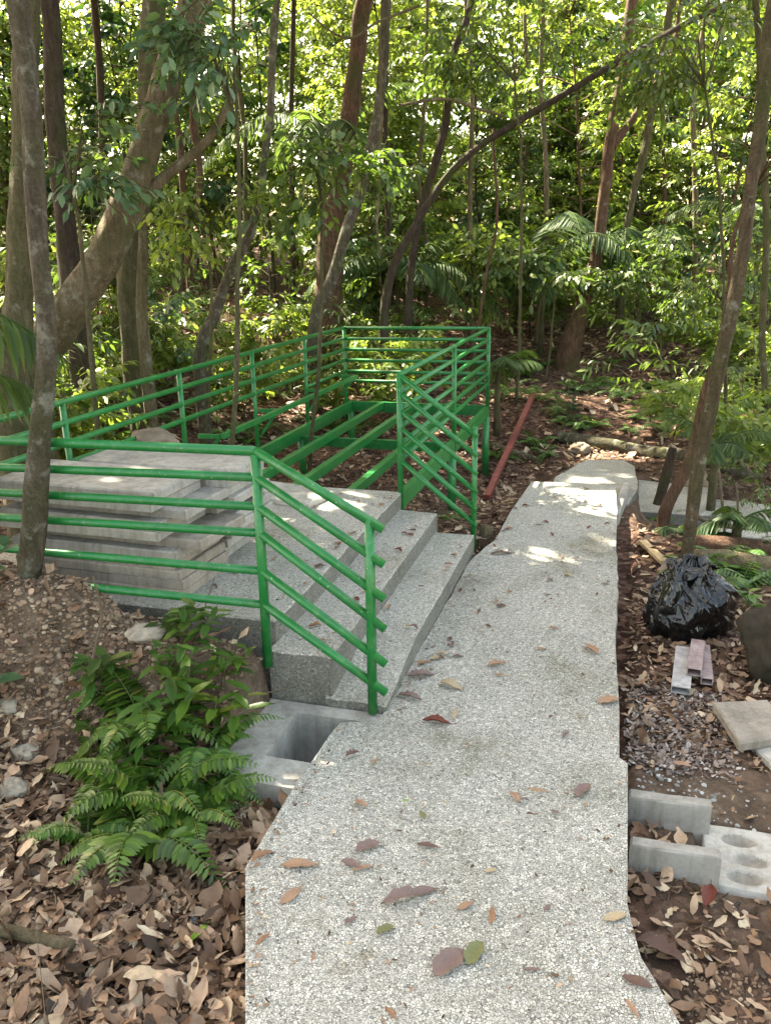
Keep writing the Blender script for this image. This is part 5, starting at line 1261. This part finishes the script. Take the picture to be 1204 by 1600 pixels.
for i in range(190):
    z_ = rz_.random()
    if z_ < .42: x, y = rz_.uniform(-1.93, -.94), rz_.uniform(3.05, 5.15); gk = 'step'
    elif z_ < .88: x, y = (rz_.uniform(-.92, -.72) if rz_.random() < .3 else rz_.uniform(-.9, -.03)), rz_.uniform(3.0, 6.85); gk = 'main'
    else: x, y = rz_.uniform(-.95, .05), rz_.uniform(1.5, 2.8); gk = 'pad'
    if gk == 'step' and rz_.random() < .5: x = rz_.choice([-1.215, -1.48, -.95 + 0]) - rz_.random() * .05
    z = surf_z(x, y)
    if z is None: continue
    colr = rz_.choice(['tan', 'orange', 'brown', 'mauve', 'mauve', 'tan', 'red', 'pale']); shape = rz_.choice(['oval', 'slim', 'curl', 'broad', 'curl'])
    key = (colr, shape)
    if key not in DM: DM[key] = dead_leaf_mesh(len(DM) + 3, *SH[shape]).mesh('fallen_leaf', DC[colr], True)
    ln = rz_.uniform(.02, .065) if gk != 'pad' else rz_.uniform(.012, .03)
    CN = {'tan': 'tan', 'orange': 'orange', 'brown': 'dark brown', 'mauve': 'grey-brown', 'red': 'rust-red', 'pale': 'straw-coloured'}[colr]; SN = {'oval': 'oval', 'slim': 'narrow', 'curl': 'curled', 'broad': 'broad'}[shape]
    if gk == 'step': W_ = ('on the lowest step' if x > -1.18 else 'on the middle step' if x > -1.46 else 'on the landing') + (', near end' if y < 3.7 else ', mid length' if y < 4.4 else ', far end')
    elif gk == 'main': W_ = 'on the main path ' + ('just past the pad' if y < 3.7 else 'level with the bag' if y < 4.7 else 'near the stump' if y < 5.7 else 'at its far end') + (', left side' if x < -.62 else ', middle' if x < -.33 else ', right side')
    else: W_ = 'scrap on the near pad, ' + ('left side' if x < -.5 else 'right side') + (', near' if y < 2.1 else ', far')
    lb = 'small %s %s leaf %s' % (CN, SN, W_)
    if lb in USED: continue
    USED[lb] = 1
    o = link('fallen_leaf', DM[key], None, (x, y, z + .004)); o.scale = (ln, ln, ln); o.rotation_euler = (rz_.uniform(-.1, .1), rz_.uniform(-.1, .1), rz_.random() * 6.28)
    tag(o, lb, 'leaf', GL[gk][1])
g = Geo(); P = []
for i in range(1500):
    q = rz_.random()
    if q < .30: x = -.93 + abs(rz_.gauss(0, .05)); y = rz_.uniform(3.0, 6.8)
    elif q < .42: x = rz_.choice([-1.205, -1.475]) + .0 + abs(rz_.gauss(0, .03)); y = rz_.uniform(3.1, 5.0)
    elif q < .60: x = rz_.uniform(-1.95, -.94); y = rz_.uniform(3.1, 5.2)
    elif q < .85: x = rz_.uniform(-.92, -.01); y = rz_.uniform(3.0, 6.9)
    else: x = rz_.uniform(-1.0, .05); y = rz_.uniform(1.5, 2.8)
    z = surf_z(x, y)
    if z is not None: P.append((x, y, z + .003))
for i in range(170):
    y = rz_.uniform(1.2, 2.8); xl = -1.07 + .48 * min(.7, max(0, 1.95 - y)); P.append((xl + abs(rz_.gauss(0, .025)) + .01, y, .04))
for i in range(120):
    y = rz_.uniform(1.3, 6.5); P.append((((.07 + .42 * min(.7, max(0, 2.1 - y))) if y < 2.85 else (0.03 - .03 * (y - 2.9))) - .012 - abs(rz_.gauss(0, .02)), y, .04 if y < 2.85 else .003))
for i in range(70): P.append((rz_.uniform(-1.28, -.95), rz_.uniform(2.62, 2.92), -.41))
P = np.array(P); m = len(P); up = np.array([[0, 0, 1.0]]) + RNG.normal(size=(m, 3)) * .15
place(g, curled(.25, .35), P, rnd_dir(m, .05), up, np.where(P[:, 2] < -.3, .05, .005 + .02 * RNG.random(m) ** 2.5), .5 + RNG.random(m) * .7)
tag(link('leaf_crumbs', g.mesh('leaf_crumbs', MAT['litter'])), 'fine leaf crumbs and bits scattered over the path and steps', 'leaf litter', kind='stuff')
# a green pod and a few standout leaves in the litter
for a in ((312, 1460, 46, 65, 'lime', 'slim', 'bright green narrow leaf lying on the brown litter'), (1030, 1490, 90, -40, 'brown', 'curl', 'large curled dark leaf right of the pad edge'), (1105, 1400, 60, 60, 'red', 'curl', 'upright rust leaf near the nearer upright slab'), (1065, 1195, 30, -20, 'tan', 'oval', 'tan leaf on bare soil above the upright slabs')):
    p = ground_hit(a[0], a[1]); dead(*a, z=p.z + .03, group='standout leaves on the ground')
